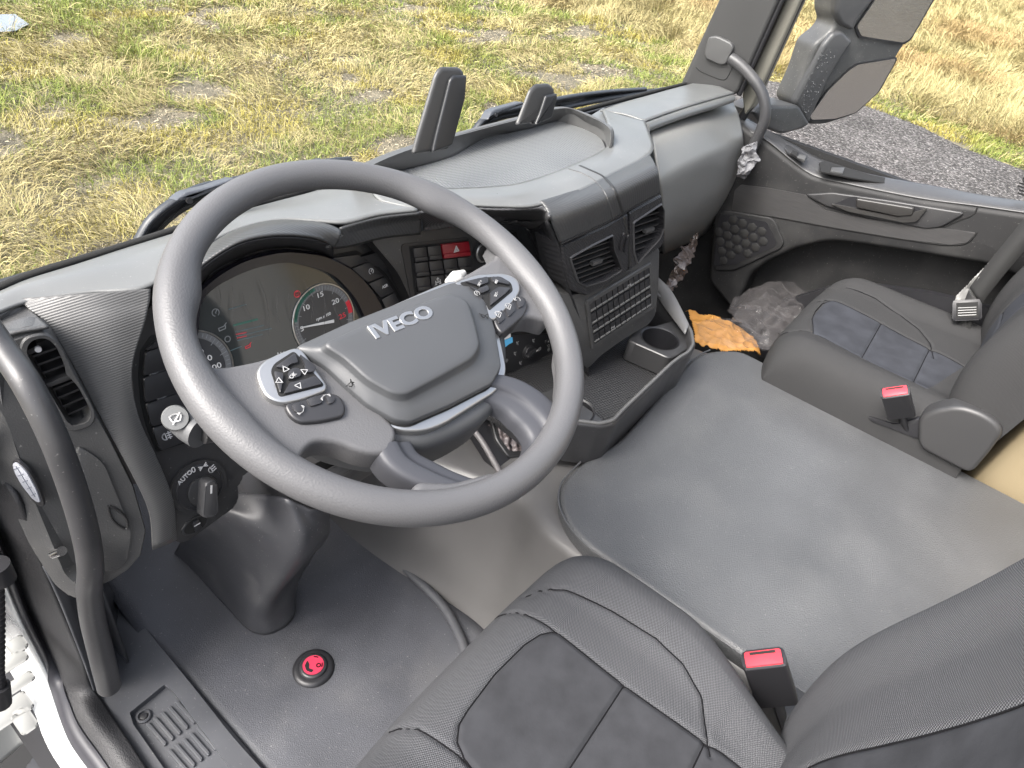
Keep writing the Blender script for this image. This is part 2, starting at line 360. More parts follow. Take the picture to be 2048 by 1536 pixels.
def cushion(name, fr, w, y0, y1, H, m, parent, N=220, M=220, hfun=None, seams=(), insert=None, im=None, p=5., bow=.02, bowb=0., narrow=0., seamr=.0010, rear=0., insname='suede_insert', depth=.004):
    # soft block: fr.x across (half width w), fr.y along from y0 to y1, fr.n up; walls fall H to the base
    def prof(n):
        nw = 26; sw = np.linspace(0, .94, nw); Aw = (1 - sw ** p) ** (1 / p); At = np.linspace(-Aw[-1], Aw[-1], n - 2 * nw + 2)[1:-1]
        A_ = np.r_[-Aw, At, Aw[::-1]]; return A_, np.r_[sw, (1 - np.abs(At) ** p) ** (1 / p), sw[::-1]]
    ca, sa = prof(M); cb, sb = prof(N)
    A, B = np.meshgrid(ca, cb); SA, SB = np.meshgrid(sa, sb)
    X = A * w * (1 - narrow * (B * .5 + .5) ** 2) * (1 - rear * sstep(-B, -.15, .85)); ym = (y0 + y1) / 2; yh = (y1 - y0) / 2
    Y = ym + B * yh - np.where(B > 0, bow * A ** 4 * B, bowb * A ** 4 * B)
    Z = -H + H * SA * SB + (hfun(X, Y, A, B) if hfun else 0) * (SA * SB)
    top = SA * SB
    for s in seams: Z -= depth * np.exp(-(fdist(X, Y, s) / .0035) ** 2) * (top > .5)
    def pos(x, y, z): return fr.o[:, None] if False else np.stack([fr.o[k] + fr.x[k] * x + fr.y[k] * y + fr.n[k] * z for k in range(3)], -1)
    G = pos(X, Y, Z).reshape(-1, 3)
    Q = np.arange(N * M).reshape(N, M); F4 = np.stack([Q[:-1, :-1], Q[:-1, 1:], Q[1:, 1:], Q[1:, :-1]], -1).reshape(-1, 4)
    xc = X.reshape(-1)[F4].mean(1); yc = Y.reshape(-1)[F4].mean(1)
    ins = inside(xc, yc, insert) if insert else np.zeros(len(F4), bool)
    G3 = G.reshape(N, M, 3); du = np.c_[np.zeros(N), np.cumsum(np.linalg.norm(np.diff(G3, axis=1), axis=2), 1)]; du -= du[:, M // 2:M // 2 + 1]
    dv = np.r_[np.zeros((1, M)), np.cumsum(np.linalg.norm(np.diff(G3, axis=0), axis=2), 0)]; dv -= dv[N // 2:N // 2 + 1]
    uv = np.stack([du.reshape(-1), dv.reshape(-1)], -1)
    objs = []
    for nm, mk, mt in ((name, ~ins, m), (insname, ins, im)):
        if not mk.any(): continue
        Fs = F4[mk]; used, inv = np.unique(Fs, return_inverse=True); inv = inv.reshape(Fs.shape)
        me = bpy.data.meshes.new(nm); me.from_pydata(G[used].tolist(), [], inv.tolist()); me.update()
        ul = me.uv_layers.new(name='UVMap'); ul.data.foreach_set('uv', uv[used][inv.reshape(-1)].reshape(-1).astype(np.float32))
        objs.append(link(nm, me, mt, parent, 180))
    def hgt(x, y):                                        # height at a plan point
        i = np.argmin((X - x) ** 2 + (Y - y) ** 2); return Z.reshape(-1)[i]
    for s in seams:
        s2 = cr([(a, b, 0) for a, b in s], max(8, len(s) * 10), smooth=False)
        tube('seam', [fr.P(a, b, hgt(a, b) + seamr * .3) for a, b, _ in s2], seamr, threadm, parent, n=6, seg=len(s2), smooth=False)
    return objs
def icon(kind, name, fr, a, b, s, c, m, parent, rot=0., wd=None):
    L_ = {'up': [[(-.5, -.4), (.5, -.4), (0, .5), (-.5, -.4)]],
          'phone': [arc(0, 0, .5, 200, 340), [(-.5, -.1), (-.55, -.35), (-.3, -.4)], [(.5, -.1), (.55, -.35), (.3, -.4)]],
          'gauge': [arc(0, 0, .5, -60, 240), [(0, 0), (.3, .35)], [(0, -.1), (0, .05)]],
          'car': [[(-.5, -.4), (-.5, .1), (-.3, .1), (-.2, .45), (.2, .45), (.3, .1), (.5, .1), (.5, -.4), (-.5, -.4)], [(-.3, -.1), (.3, -.1)]],
          'back': [[(.4, .4), (-.4, .4)], [(.4, .4)] + arc(.1, 0, .4, 80, -90), [(-.4, .4), (-.15, .6)], [(-.4, .4), (-.15, .15)]],
          'lamp': [arc(0, 0, .42, -90, 90) + [(0, -.42)], [(-.15, .35), (-.6, .3)], [(-.15, 0), (-.6, -.05)], [(-.15, -.35), (-.6, -.4)]],
          'fog': [arc(-.1, 0, .42, 90, 270) + [(-.1, .42)], [(.1, .3), (.55, .25)], [(.1, 0), (.55, -.05)], [(.1, -.3), (.55, -.35)], [(.32, .45), (.32, -.5)]],
          'side': [[(-.1, .0), (-.6, .3)], [(-.1, 0), (-.6, 0)], [(-.1, 0), (-.6, -.3)], [(.1, 0), (.6, .3)], [(.1, 0), (.6, 0)], [(.1, 0), (.6, -.3)]],
          'tri': [[(-.5, -.4), (.5, -.4), (0, .5), (-.5, -.4)], [(-.2, -.22), (.2, -.22), (0, .15), (-.2, -.22)]],
          'wiper': [[(-.5, .2)] + arc(0, -.4, .75, 130, 50) + [(.5, .2), (.3, -.3), (-.3, -.3), (-.5, .2)], [(-.3, -.5), (.4, .4)]],
          'fan': [arc(.22, 0, .22, 0, 360), arc(-.22, 0, .22, 0, 360), arc(0, .22, .22, 0, 360), arc(0, -.22, .22, 0, 360)],
          'man': [arc(-.1, .4, .12, 0, 360), [(-.1, .25), (-.1, -.1), (.3, -.1), (.3, -.5)], [(.5, .4), (.2, .2)]],
          'hook': [arc(0, .1, .35, 180, -90), [(0, -.25), (.2, -.4)]],
          'axle': [[(-.4, -.5), (-.4, .1)], [(.4, -.5), (.4, .1)], [(-.4, -.2), (.4, -.2)], [(0, -.2), (0, .5)], [(-.2, .35), (.2, .35)], [(-.55, -.5), (-.25, -.5)], [(.25, -.5), (.55, -.5)]],
          'horn': [[(-.5, 0), (.1, 0), (.4, .3), (.4, -.3), (.1, 0)], arc(-.1, -.1, .2, 180, 360)],
          'brake': [arc(0, 0, .32, 0, 360), arc(0, 0, .5, 130, 230), arc(0, 0, .5, -50, 50), [(-.08, -.18), (-.08, .18), (.1, .18), (.1, 0), (-.08, 0)]],
          'ring': [arc(0, 0, .4, 0, 360)], 'can': [[(-.5, -.2), (-.5, .1), (.1, .1), (.5, .35)], [(-.5, -.2), (.2, -.2), (.3, .1)]],
          }[kind]
    cr_, sr = math.cos(rot), math.sin(rot)
    return strip(name, fr, [[(a + s * (x * cr_ - y * sr), b + s * (x * sr + y * cr_)) for x, y in l] for l in L_], wd or s * .13, c, m, parent)
from mathutils.bvhtree import BVHTree
def caster(*objs):                                        # photo direction -> point on an already built surface
    bv = [BVHTree.FromObject(o, bpy.context.evaluated_depsgraph_get()) for o in objs]
    def f(u, v, lift=0.):
        d = ray(u, v).normalized(); best = None
        for b in bv:
            h = b.ray_cast(V((0, 0, 0)), d)
            if h[0] is not None and (best is None or h[3] < best[3]): best = h
        if best is None: return None
        n = best[1] if best[1].dot(d) < 0 else -best[1]; return best[0] + n * lift
    return f
def decal(name, cast, pts, r, m, parent, lift=0., n=40, r2=None):
    P = [cast(u, v, lift) for u, v in [tuple(p) for p in cr([(*p, 0) for p in pts], n)[:, :2]]]; P = [p for p in P if p is not None]
    if len(P) > 3: return tube(name, P, r, m, parent, n=8, seg=len(P) * 2, r2=r2)
def frpoly(fr, pts, c=0): return [fr.px(u, v, c) for u, v in pts]
# ================================================================== OUTSIDE
def vn(X, Y, s, seed):
    g = np.random.default_rng(seed).random((64, 64)); x = X / s; y = Y / s; i = np.floor(x).astype(int); j = np.floor(y).astype(int)
    fx = x - i; fy = y - j; fx = fx * fx * (3 - 2 * fx); fy = fy * fy * (3 - 2 * fy); i &= 63; j &= 63; i2 = (i + 1) & 63; j2 = (j + 1) & 63
    return (g[i, j] * (1 - fx) + g[i2, j] * fx) * (1 - fy) + (g[i, j2] * (1 - fx) + g[i2, j2] * fx) * fy
soil = pbr('soil_litter', (.10, .088, .06), .95, bump='noise', k=30, dist=.03, strength=1, var=.55, varscale=3)
xs = np.r_[-150, -60, -20, np.arange(-6, 50, .35), 70, 160]; ys = np.r_[-150, -60, -20, np.arange(-6, 24, .35), 40, 80, 170]
GX, GY = np.meshgrid(xs, ys); HX = np.zeros_like(GX)
def gh(X, Y): return (vn(X, Y, 1.1, 3) - .5) * .10 * sstep(np.maximum(X - 12.6, Y - 4.6), 0, 1.2)
GZ = GROUND + gh(GX, GY); n0, n1 = GX.shape; q = np.arange(n0 * n1).reshape(n0, n1)
g = mesh('ground', np.stack([GX, GY, GZ], -1).reshape(-1, 3).tolist(), np.stack([q[:-1, :-1], q[:-1, 1:], q[1:, 1:], q[1:, :-1]], -1).reshape(-1, 4).tolist(), soil, None, 180); tag(g, kind='structure')
def road_mat():
    m = pbr('gravel', (.2, .19, .18), .95, spec=.12); t = m.node_tree; L = t.links; b = t.nodes['Principled BSDF']; tc = nd(t, 'ShaderNodeTexCoord')
    v = nd(t, 'ShaderNodeTexVoronoi'); v.inputs['Scale'].default_value = 42; L.new(tc.outputs['Object'], v.inputs[0])
    r = nd(t, 'ShaderNodeValToRGB'); sp = nd(t, 'ShaderNodeSeparateColor'); L.new(v.outputs['Color'], sp.inputs[0]); L.new(sp.outputs[0], r.inputs[0])
    r.color_ramp.elements[0].color = (.045, .042, .041, 1); r.color_ramp.elements[1].color = (.34, .32, .31, 1)
    for p_, c in ((.5, (.105, .098, .096)), (.85, (.19, .18, .175))):
        e = r.color_ramp.elements.new(p_); e.color = (*c, 1)
    n = nd(t, 'ShaderNodeTexNoise'); n.inputs['Scale'].default_value = 1.3; L.new(tc.outputs['Object'], n.inputs['Vector'])
    mx = nd(t, 'ShaderNodeMix', data_type='RGBA', blend_type='MULTIPLY'); mx.inputs[0].default_value = .6; L.new(r.outputs[0], mx.inputs[6]); L.new(n.outputs['Fac'], mx.inputs[7]); L.new(mx.outputs[2], b.inputs['Base Color'])
    bn = nd(t, 'ShaderNodeBump'); bn.inputs['Distance'].default_value = .025; bn.inputs['Strength'].default_value = .9; bn.invert = True; L.new(v.outputs['Distance'], bn.inputs['Height']); L.new(bn.outputs[0], b.inputs['Normal'])
    return m
edge = cr([(-9, 2.2, 0), (0, 2.9, 0), (6, 3.5, 0), (9.3, 4.25, 0), (11.4, 4.6, 0), (12.25, 4.25, 0), (12.65, 3.5, 0), (12.72, 2.4, 0), (12.3, 1.3, 0), (11.75, -.1, 0), (11.5, -3, 0), (11.5, -40, 0)], 90)
edge[:, 0] += (vn(edge[:, 0], edge[:, 1], .4, 9) - .5) * .25
rd = mesh('gravel_road', [(x, y, GROUND + .012) for x, y, _ in edge] + [(-9, -40, GROUND + .012)], [tuple(range(len(edge) + 1))[::-1]], road_mat(), None); tag(rd, kind='structure')
mp_ = [PZ(u, v, GROUND + .07) for u, v in ((-60, 30), (30, 28), (58, 48), (30, 62), (-10, 64), (-60, 75))]
pud = mesh('puddle', mp_, [tuple(range(6))], pbr('puddle_water', (.25, .27, .3), .03, spec=1, metal=.6), None); tag(pud, kind='structure')
roadpoly = [(x, y) for x, y, _ in edge] + [(-9, -40)]
def grass(name, label, N, box, kind, seed):
    r = np.random.default_rng(seed); x = r.uniform(box[0], box[1], N); y = r.uniform(box[2], box[3], N)
    # keep what the windows could show, thin with distance
    Rt = np.array(R.transposed()); cm = np.stack([x, y, np.full(N, GROUND + .1)], 1) @ Rt.T; u = CX + F * cm[:, 0] / -cm[:, 2]; vv = CY - F * cm[:, 1] / -cm[:, 2]
    d = np.hypot(x, y); ok = (cm[:, 2] < -1) & (u > -350) & (u < 2500) & (vv > -500) & (vv < 1100) & (r.random(N) < np.clip(9 / d, .2, 1) ** 1.3)
    ok &= ~inside(x, y, roadpoly)
    e = np.maximum(x - 12.4, y - 4.3); far = sstep(x, 12.2, 13.5)
    patch = vn(x, y, .9, 11) * .35 + vn(x, y, .33, 12) * .3 + vn(x, y, 2.7, 13) * .2 + vn(x, y, .12, 14) * .15; bare = vn(x + 7, y, .8, 21) * .6 + vn(x, y, .3, 22) * .4
    pg = sstep(x, 12.4, 12.7) * sstep(-y, -4.4, -4.0) * (1 - sstep(x - 11.9 - .28 * np.clip(y, -3, 4), .75, 1.3)) # green verge along the road
    if kind == 'straw': pr = np.clip(sstep(patch, .30, .66) + far * .9 - pg * .9, .10, 1) * sstep(bare, .30, .42)
    elif kind == 'green': pr = np.clip(1 - sstep(patch, .36, .78) - far * .75 + pg * 1.0, .10, 1) * sstep(bare, .27, .40)
    else: pr = np.full(N, 1.)
    ok &= r.random(N) < np.maximum(pr, far * .3)
    x, y, d, far, patch, bare = (a[ok] for a in (x, y, d, far, patch, bare)); n = len(x)
    ang = vn(x, y, .8, 31) * 9 + r.normal(0, .8, n)
    hb = vn(x, y, .7, 41)
    if kind == 'straw': Lb = r.uniform(.08, .27, n) * (1 + far * .9) * (.5 + hb * .8); el = np.radians(np.clip(r.normal(26, 22, n) + far * 26, 2, 85)); wd = r.uniform(.0026, .005, n)
    elif kind == 'green': Lb = r.uniform(.05, .17, n) * (.6 + hb); el = np.radians(np.clip(r.normal(52, 20, n), 10, 88)); wd = r.uniform(.0028, .0058, n); ang = r.uniform(0, TP, n)
    else: Lb = r.uniform(.02, .09, n); el = np.radians(r.uniform(0, 25, n)); wd = r.uniform(.004, .009, n); ang = r.uniform(0, TP, n)
    wd *= np.clip(d / 8, .9, 3.0)
    z0 = GROUND + gh(x, y) - .01; dx, dy = np.cos(ang), np.sin(ang); px, py = -dy, dx
    dr = r.uniform(.1, .5, n) * Lb
    lift = r.uniform(0, .06, n) if kind == 'straw' else np.zeros(n)
    P0 = np.stack([x, y, z0 + lift], 1); M_ = P0 + np.stack([dx * np.cos(el) * Lb * .55, dy * np.cos(el) * Lb * .55, np.sin(el) * Lb * .55], 1)
    T_ = P0 + np.stack([dx * np.cos(el) * Lb, dy * np.cos(el) * Lb, np.sin(el) * Lb * .9 - dr * .5], 1); T_[:, 2] = np.maximum(T_[:, 2], z0 + .015)
    W_ = np.stack([px * wd / 2, py * wd / 2, r.normal(0, .4, n) * wd], 1)
    Vs = np.stack([P0 - W_, P0 + W_, M_ + W_ * .85, M_ - W_ * .85, T_], 1).reshape(-1, 3)
    me = bpy.data.meshes.new(name); me.vertices.add(5 * n); me.vertices.foreach_set('co', Vs.astype(np.float32).ravel())
    b = np.arange(n)[:, None] * 5; lp = np.concatenate([b + 0, b + 1, b + 2, b + 3, b + 3, b + 2, b + 4], 1).ravel()
    me.loops.add(7 * n); me.loops.foreach_set('vertex_index', lp.astype(np.int32)); me.polygons.add(2 * n)
    ls = (np.arange(n)[:, None] * 7 + np.array([0, 4])).ravel(); me.polygons.foreach_set('loop_start', ls.astype(np.int32)); me.polygons.foreach_set('loop_total', np.tile([4, 3], n).astype(np.int32))
    t = r.random(n)[:, None]; t2 = r.random(n)[:, None] * .5 + .75
    if kind == 'straw': c = (np.array([.38, .33, .16]) * t + np.array([.22, .18, .08]) * (1 - t)); fr_ = sstep(vn(x, y, 2.5, 51), .5, .8)[:, None] * far[:, None]; c = c * (1 - fr_ * .35) + np.array([.30, .16, .07]) * fr_ * .35
    elif kind == 'green': c = (np.array([.24, .265, .062]) * t + np.array([.11, .15, .03]) * (1 - t)); q_ = sstep(vn(x, y, .6, 61), .55, .75)[:, None]; c = c * (1 - q_) + np.array([.29, .25, .06]) * q_
    else: c = (np.array([.42, .36, .25]) * t + np.array([.14, .11, .08]) * (1 - t))
    c = c * t2
    ca = me.color_attributes.new('col', 'FLOAT_COLOR', 'POINT'); ca.data.foreach_set('color', np.repeat(np.c_[c, np.ones(n)], 5, 0).astype(np.float32).ravel())
    me.update(); me.validate()
    o = link(name, me, pbr('blades', (.3, .3, .1), .7, spec=.25, vcol=True)); tag(o, label, 'grass', kind='stuff'); return o
grass('straw_grass', 'flattened dry straw-coloured grass covering the field outside', 1700000, (.5, 44, -3.5, 15), 'straw', 1)
grass('green_grass', 'short yellow-green grass tufts growing through the dry field', 1700000, (.5, 40, -3.5, 15), 'green', 2)
grass('grass_litter', 'broken stems and crumbs of dead grass on the bare soil', 500000, (.5, 22, 3, 12), 'litter', 3)

# ================================================================== CAB SHELL
XD = 1.96                                                 # inner face of the passenger door
cab = thing('truck_cab', (1.05, .2, FLOOR), 'white truck cab body with black door seals, grey pillar trim and open driver doorway', 'truck cab')
floor = mesh('floor', [(.0, -.9, FLOOR - .03), (2.1, -.9, FLOOR - .03), (2.1, 1.25, FLOOR - .03), (0, 1.25, FLOOR - .03)], [(0, 1, 2, 3)], darkm); tag(floor, kind='structure')
FL = Fr((0, 0, FLOOR), (1, 0, 0), (0, 0, 1))
# rubber mat of the driver's side, running up the firewall
rows = []
for x in np.linspace(.225, .70, 9):
    rows.append([(x, -.75, FLOOR), (x, .2, FLOOR), (x, .62, FLOOR + .002), (x, .86, FLOOR + .012), (x, 1.0, FLOOR + .06), (x, 1.16, FLOOR + .25), (x, 1.2, FLOOR + .6)])
mt = loft('floor_mat', rows, matm, None, n=60, sub=2, th=.006, flip=False); tag(mt, 'dark rubber floor mat in the driver footwell with moulded front', 'floor mat')
sd_ = thing('sill_trim', (.14, .5, FLOOR), 'smooth black step sill beside the driver mat with a ribbed recess', 'sill trim')
sp = [FL.px(*p) for p in ((234, 1194), (522, 1536), (640, 1675), (300, 1800), (186, 1388), (165, 1310), (190, 1190))]
prism('sill_plate', FL, sp, -.03, .022, sillm, sd_, bev=.006, r=.01, hole=[FL.px(*p, .02) for p in ((334, 1366), (460, 1536), (560, 1670), (410, 1720), (330, 1540), (254, 1431))])
FS = Fr((0, 0, FLOOR + .02), (1, 0, 0), (0, 0, 1))
rc = [FS.px(*p) for p in ((334, 1362), (470, 1536), (570, 1670), (400, 1730), (322, 1540), (250, 1431))]
prism('recess_floor', FS, rc, -.02, -.010, sillm, sd_)
for k in range(2):
    bm = bmesh.new()
    for i in range(5):
        a = FS.px(294 + 14.5 * i + k * 43, 1448 - 11 * i + k * 53, -.01); b = FS.px(294 + 14.5 * i + k * 43 + 38, 1448 - 11 * i + k * 53 + 44, -.01)
        d = V((b[0] - a[0], b[1] - a[1])).normalized(); n_ = V((-d.y, d.x)) * .0028
        prism('', FS, [(a[0] - n_.x, a[1] - n_.y), (b[0] - n_.x, b[1] - n_.y), (b[0] + n_.x, b[1] + n_.y), (a[0] + n_.x, a[1] + n_.y)], -.011, -.005, None, bm=bm, bev=.002, r=.0027)
    bmobj('rib_row', bm, sillm, sd_)
a = FS.px(288, 1434, -.01); prism('screw_cup', FS, circ(a[0], a[1], .0125), -.0105, -.004, sillm, sd_, bev=.002, hole=circ(a[0], a[1], .009))
prism('screw', FS, circ(a[0], a[1], .007, 6), -.0105, -.006, darkm, sd_, bev=.001)
# door frame: seal, white aperture, step well (doorway plane)
def sealpath(pts, x): return [PX(u, v, xx) for (u, v), xx in zip(pts, x)]
def SX(u, v, x, z=0.0):                                   # doorway plane, stopping at the sill height
    d = ray(u, v)
    if d.x > 1e-3:
        p = d * (x / d.x)
        if p.z > FLOOR + z: return p
    return PZ(u, v, FLOOR + z)
sA = [(-40, 820), (0, 935), (37, 985), (95, 1139), (157, 1286), (172, 1325), (190, 1384), (256, 1484), (340, 1612)]
sB = [(-60, 850), (-20, 960), (17, 1030), (76, 1180), (138, 1320), (155, 1375), (174, 1420), (236, 1508), (312, 1630)]
sC = [(-80, 870), (-40, 985), (-2, 1075), (58, 1220), (122, 1345), (142, 1405), (160, 1450), (216, 1530), (290, 1650)]
sD = [(-100, 920), (-55, 1020), (-14, 1100), (44, 1240), (108, 1370), (130, 1435), (150, 1482), (205, 1560), (270, 1670)]
sE = [(-140, 930), (-90, 1050), (-45, 1130), (8, 1275), (68, 1410), (92, 1470), (112, 1510), (165, 1585), (230, 1690)]
sF = [(-180, 950), (-130, 1080), (-75, 1160), (-14, 1310), (44, 1440), (70, 1490), (92, 1525), (140, 1600), (200, 1710)]
loft('door_seal', [[SX(*p, .121, .03) for p in sA], [SX(*p, .108, .036) for p in sB], [SX(*p, .098, .02) for p in sC]], sealm, cab, n=70, th=.005)
loft('aperture_rubber', [[SX(*p, .099, .021) for p in sC], [SX(*p, .09, .018) for p in [((a[0] + b[0]) / 2, (a[1] + b[1]) / 2) for a, b in zip(sC, sD)]], [SX(*p, .080, .0) for p in sD]], pbr('smooth_rubber', (.028, .028, .034), .45), cab, n=70, th=.008)
loft('white_aperture', [[SX(*p, .080, -.002) for p in sD], [SX(*p, .060, -.03) for p in sE], [SX(*p, .040, -.09) for p in sF]], paint, cab, n=70, th=.004)
sG = [(-230, 1000), (-170, 1130), (-110, 1220), (-50, 1370), (10, 1500), (40, 1545), (62, 1575), (110, 1640), (170, 1740)]
loft('hinge_pillar', [[PY(-75, 1160, .86), PY(-14, 1310, .90), PY(44, 1440, .90), PY(62, 1480, .88)], [PY(-100, 1180, .90), PY(-40, 1330, .93), PY(20, 1450, .93), PY(40, 1490, .92)], [PY(-200, 1220, .90), PY(-120, 1380, .93), PY(-60, 1500, .93), PY(-40, 1560, .92)]], pbr('primer_white', (.30, .30, .285), .4), cab, n=40, th=.004, smooth=40)
FH = Fr(PY(20, 1400, .80), (1, 0, 0), -ray(20, 1400))
for (u, v, w_, h_) in ((22, 1325, .022, .010), (30, 1372, .026, .009), (16, 1425, .03, .016), (34, 1290, .012, .012), (48, 1440, .012, .02)):
    a = FH.px(u, v); prism('hinge_bracket', FH, [(a[0] - w_, a[1] - h_), (a[0] + w_, a[1] - h_), (a[0] + w_, a[1] + h_), (a[0] - w_, a[1] + h_)], -.02, .006, MATS['primer_white'], cab, bev=.004, r=.006)
hose = thing('cable_conduit', PY(5, 1240, .74), 'black corrugated cable conduit beside the white hinge pillar', 'conduit')
hp = cr([PY(-14, 1100, .74), PY(-6, 1180, .74), PY(-4, 1290, .74), PY(-4, 1350, .74), PY(4, 1400, .74)], 110)
rr = [.0075 + .0011 * math.sin(i * 1.6) for i in range(110)]
tube('conduit_sleeve', hp, rr, darkm, hose, n=14, seg=110, smooth=False)
tube('end_boot', [PY(-2, 1372, .74), PY(2, 1408, .74)], .013, darkm, hose, n=14)
cat_ = thing('door_check', PY(2, 1150, .66), 'small black door stop on the white door frame', 'door stop')
tube('stop_pad', [PY(-8, 1130, .70), PY(6, 1160, .70)], .014, darkm, cat_, n=16)
stp = thing('entry_step', (.02, .55, FLOOR - .35), 'black plastic entry step in the well below the white door frame', 'step')
FT = Fr((.0, .5, FLOOR - .30), (1, 0, 0), (0, 0, 1))
prism('tread', FT, [FT.px(*p) for p in ((60, 1510), (150, 1490), (165, 1600), (20, 1640))], -.03, 0, darkm, stp, bev=.006, r=.02)
prism('well', FT, [(-.35, -.3), (.25, -.3), (.25, .9), (-.35, .9)], -.2, -.19, blackm, stp)
# back wall, bunk and roof edge
bunk = thing('bunk_base', (1.7, -.6, FLOOR), 'beige padded bunk base behind the passenger seat', 'bunk')
FB = Fr((1.0, -.33, -1.0), (1, 0, 0), (0, 1, 0)); FB2 = Fr((1.46, -.225, -1.0), (-1, 0, 0), (.0, 1, .1))
prism('front_panel', FB2, [(-.012, -.3), (-.54, -.3), (-.54, .75), (-.012, .75)], -.62, 0, beige, bunk, bev=.02, seg=3)
bw = Fr((1.05, -1.0, -.4), (-1, 0, 0), (0, 1, 0)); prism('rear_wall', bw, [(-1.05, -.9), (1.02, -.9), (1.02, 1.1), (-1.05, 1.1)], -.03, 0, pbr('wall_fabric', (.55, .54, .52), .9), cab)
prism('firewall', Fr((1.05, 1.24, -1.0), (-1, 0, 0), (0, 1, 0)), [(-.95, -.35), (.95, -.35), (.95, .3), (-.95, .3)], -.02, 0, darkm, cab)
# windscreen and its base strips
base_px = [(-60, 611), (0, 588), (58, 563), (200, 518), (329, 477), (475, 427), (620, 387), (760, 340), (900, 297), (1060, 254), (1204, 215), (1300, 190), (1387, 168)]
ZW = -.48
B = [PZ(u, v, ZW) for u, v in base_px]
bl = cr(B, 60); up = [V((p[0], p[1] - .10 * 1.0, .62)) for p in bl]
ws = thing('windscreen', (1.05, .93, ZW), 'wide clear windscreen seen from inside above the dashboard', 'windscreen')
vs = [V(p) + V((0, .012, -.01)) for p in bl] + up; k = len(bl)
mesh('glass_pane', vs, [(i, i + 1, k + i + 1, k + i) for i in range(k - 1)], glassm, ws, 180)
tube('rubber_seal', [V(p) + V((0, .016, -.003)) for p in bl], .006, blackm, ws, n=8, seg=80)
tube('sealing_lip', [V(p) + V((0, -.002, -.003)) for p in bl], .0035, darkm, ws, n=8, seg=80)
tube('top_rail', up, .03, darkm, ws, n=8, seg=60)
loft('cowl_grille', [[V(p) + V((0, .018, -.006)) for p in bl[::6]], [V(p) + V((0, .03, -.03)) for p in bl[::6]], [V(p) + V((0, .04, -.30)) for p in bl[::6]]], pbr('cowl', (.02, .021, .024), .3), ws, n=70, sub=3, th=.004)
# ================================================================== DASHBOARD
dash = thing('dashboard', (1.05, .8, -.7), 'grey black truck dashboard with instrument cluster, switches, air vents and moulded top tray', 'dashboard')
FI = Fr((.35, .74, -.60), (1, 0, 0), (0, -.95, .31))      # instrument side, facing the driver
FC = Fr((.78, .70, -.60), (1, -.13, 0), (-.12, -.97, .2)) # centre switch fascia, turned to the driver
FK = Fr((1.05, .505, -.6), (1, -.154, 0), (-.154, -.985, .05))  # centre stack
def I(u, v, c=0): return FI.at(u, v, c)
# top skin, driver side: windscreen line -> crest
winrow = [PZ(u, v, ZW - .004) for u, v in ((-60, 613), (0, 590), (58, 565), (200, 520), (329, 479), (475, 429), (620, 389), (730, 352))]
crest  = [PZ(-60, 655, -.475), PZ(0, 628, -.475), PZ(60, 607, -.478), PZ(180, 590, -.478), PZ(290, 580, -.476), PZ(400, 502, -.465), PZ(476, 463, -.458), PZ(560, 444, -.455), PZ(640, 447, -.455), PZ(690, 449, -.455), PZ(760, 432, -.455), PZ(835, 424, -.455)]
winr2 = [winrow[0].lerp(winrow[1], 0), winrow[1], winrow[2], PZ(150, 536, ZW), PZ(250, 503, ZW), PZ(340, 475, ZW), PZ(400, 455, ZW), PZ(475, 430, ZW), PZ(560, 406, ZW), PZ(620, 390, ZW), PZ(690, 368, ZW), PZ(760, 345, ZW)]
mid = [a.lerp(b, .5) + V((0, 0, .006)) for a, b in zip(winr2, crest)]
loft('dash_top_skin', [winr2, mid, crest], topm, dash, n=90, sub=8, th=.004, rowsmooth=True)
# left corner: vent cheek and ribbed roll
rp = [((41, 601), (120, 593), (200, 586), (300, 578)), ((62, 622), (140, 617), (212, 611), (298, 603)), ((105, 660), (170, 658), (225, 652), (288, 642)), ((155, 740), (200, 742), (235, 740), (262, 735)),
      ((205, 835), (232, 838), (255, 835), (272, 832)), ((255, 930), (275, 930), (295, 925), (308, 920)), ((296, 1020), (315, 1015), (328, 1008), (338, 1000)), ((304, 1095), (318, 1090), (335, 1083), (346, 1078))]
y0c = (.79, .774, .752, .730, .710, .690, .672, .662); y3c = (.728, .722, .714, .706, .700, .690, .675, .665)
rows = [[PY(*p, y0c[i] + (y3c[i] - y0c[i]) * j / 3 - .004 * (j in (1, 2))) for j, p in enumerate(r)] for i, r in enumerate(rp)]
loft('ribbed_trim', rows, ribl, dash, n=40, sub=6, th=.006)
FV = Fr((.19, .72, -.50), (1, -.25, 0), (-.28, -.95, .12))
cheek = [(-60, 715), (0, 676), (60, 656), (96, 660), (108, 676), (150, 745), (200, 840), (250, 935), (290, 1025), (298, 1100), (262, 1145), (215, 1175), (175, 1190), (130, 1150), (60, 980), (0, 850), (-60, 760)]
loft('cheek_roll', [[PZ(-60, 655, -.475), PZ(0, 627, -.476), PZ(41, 601, -.478)], [PY(-60, 682, .765), PY(0, 648, .77), PY(62, 623, .773)], [FV.at(-60, 718), FV.at(10, 676), FV.at(98, 657, .001)]], soft, dash, n=30, sub=8, th=.003)
vent_hole = [(60, 678), (92, 672), (112, 690), (183, 822), (178, 842), (140, 852), (50, 702)]
prism('vent_cheek', FV, frpoly(FV, cheek), -.03, .0, soft, dash, bev=.008, seg=3, r=.012, hole=rpoly(frpoly(FV, vent_hole), .008))
vent = bmobj('side_vent', (lambda bm: (prism('', FV, frpoly(FV, vent_hole), -.055, -.05, None, bm=bm), bm)[1])(bmesh.new()), blackm, dash)
prism('vent_frame', FV, frpoly(FV, [(46, 672), (92, 662), (118, 684), (192, 824), (186, 850), (138, 866), (36, 700)]), -.002, .003, soft, vent, bev=.002, r=.012, hole=rpoly(frpoly(FV, vent_hole), .008))
bm = bmesh.new()
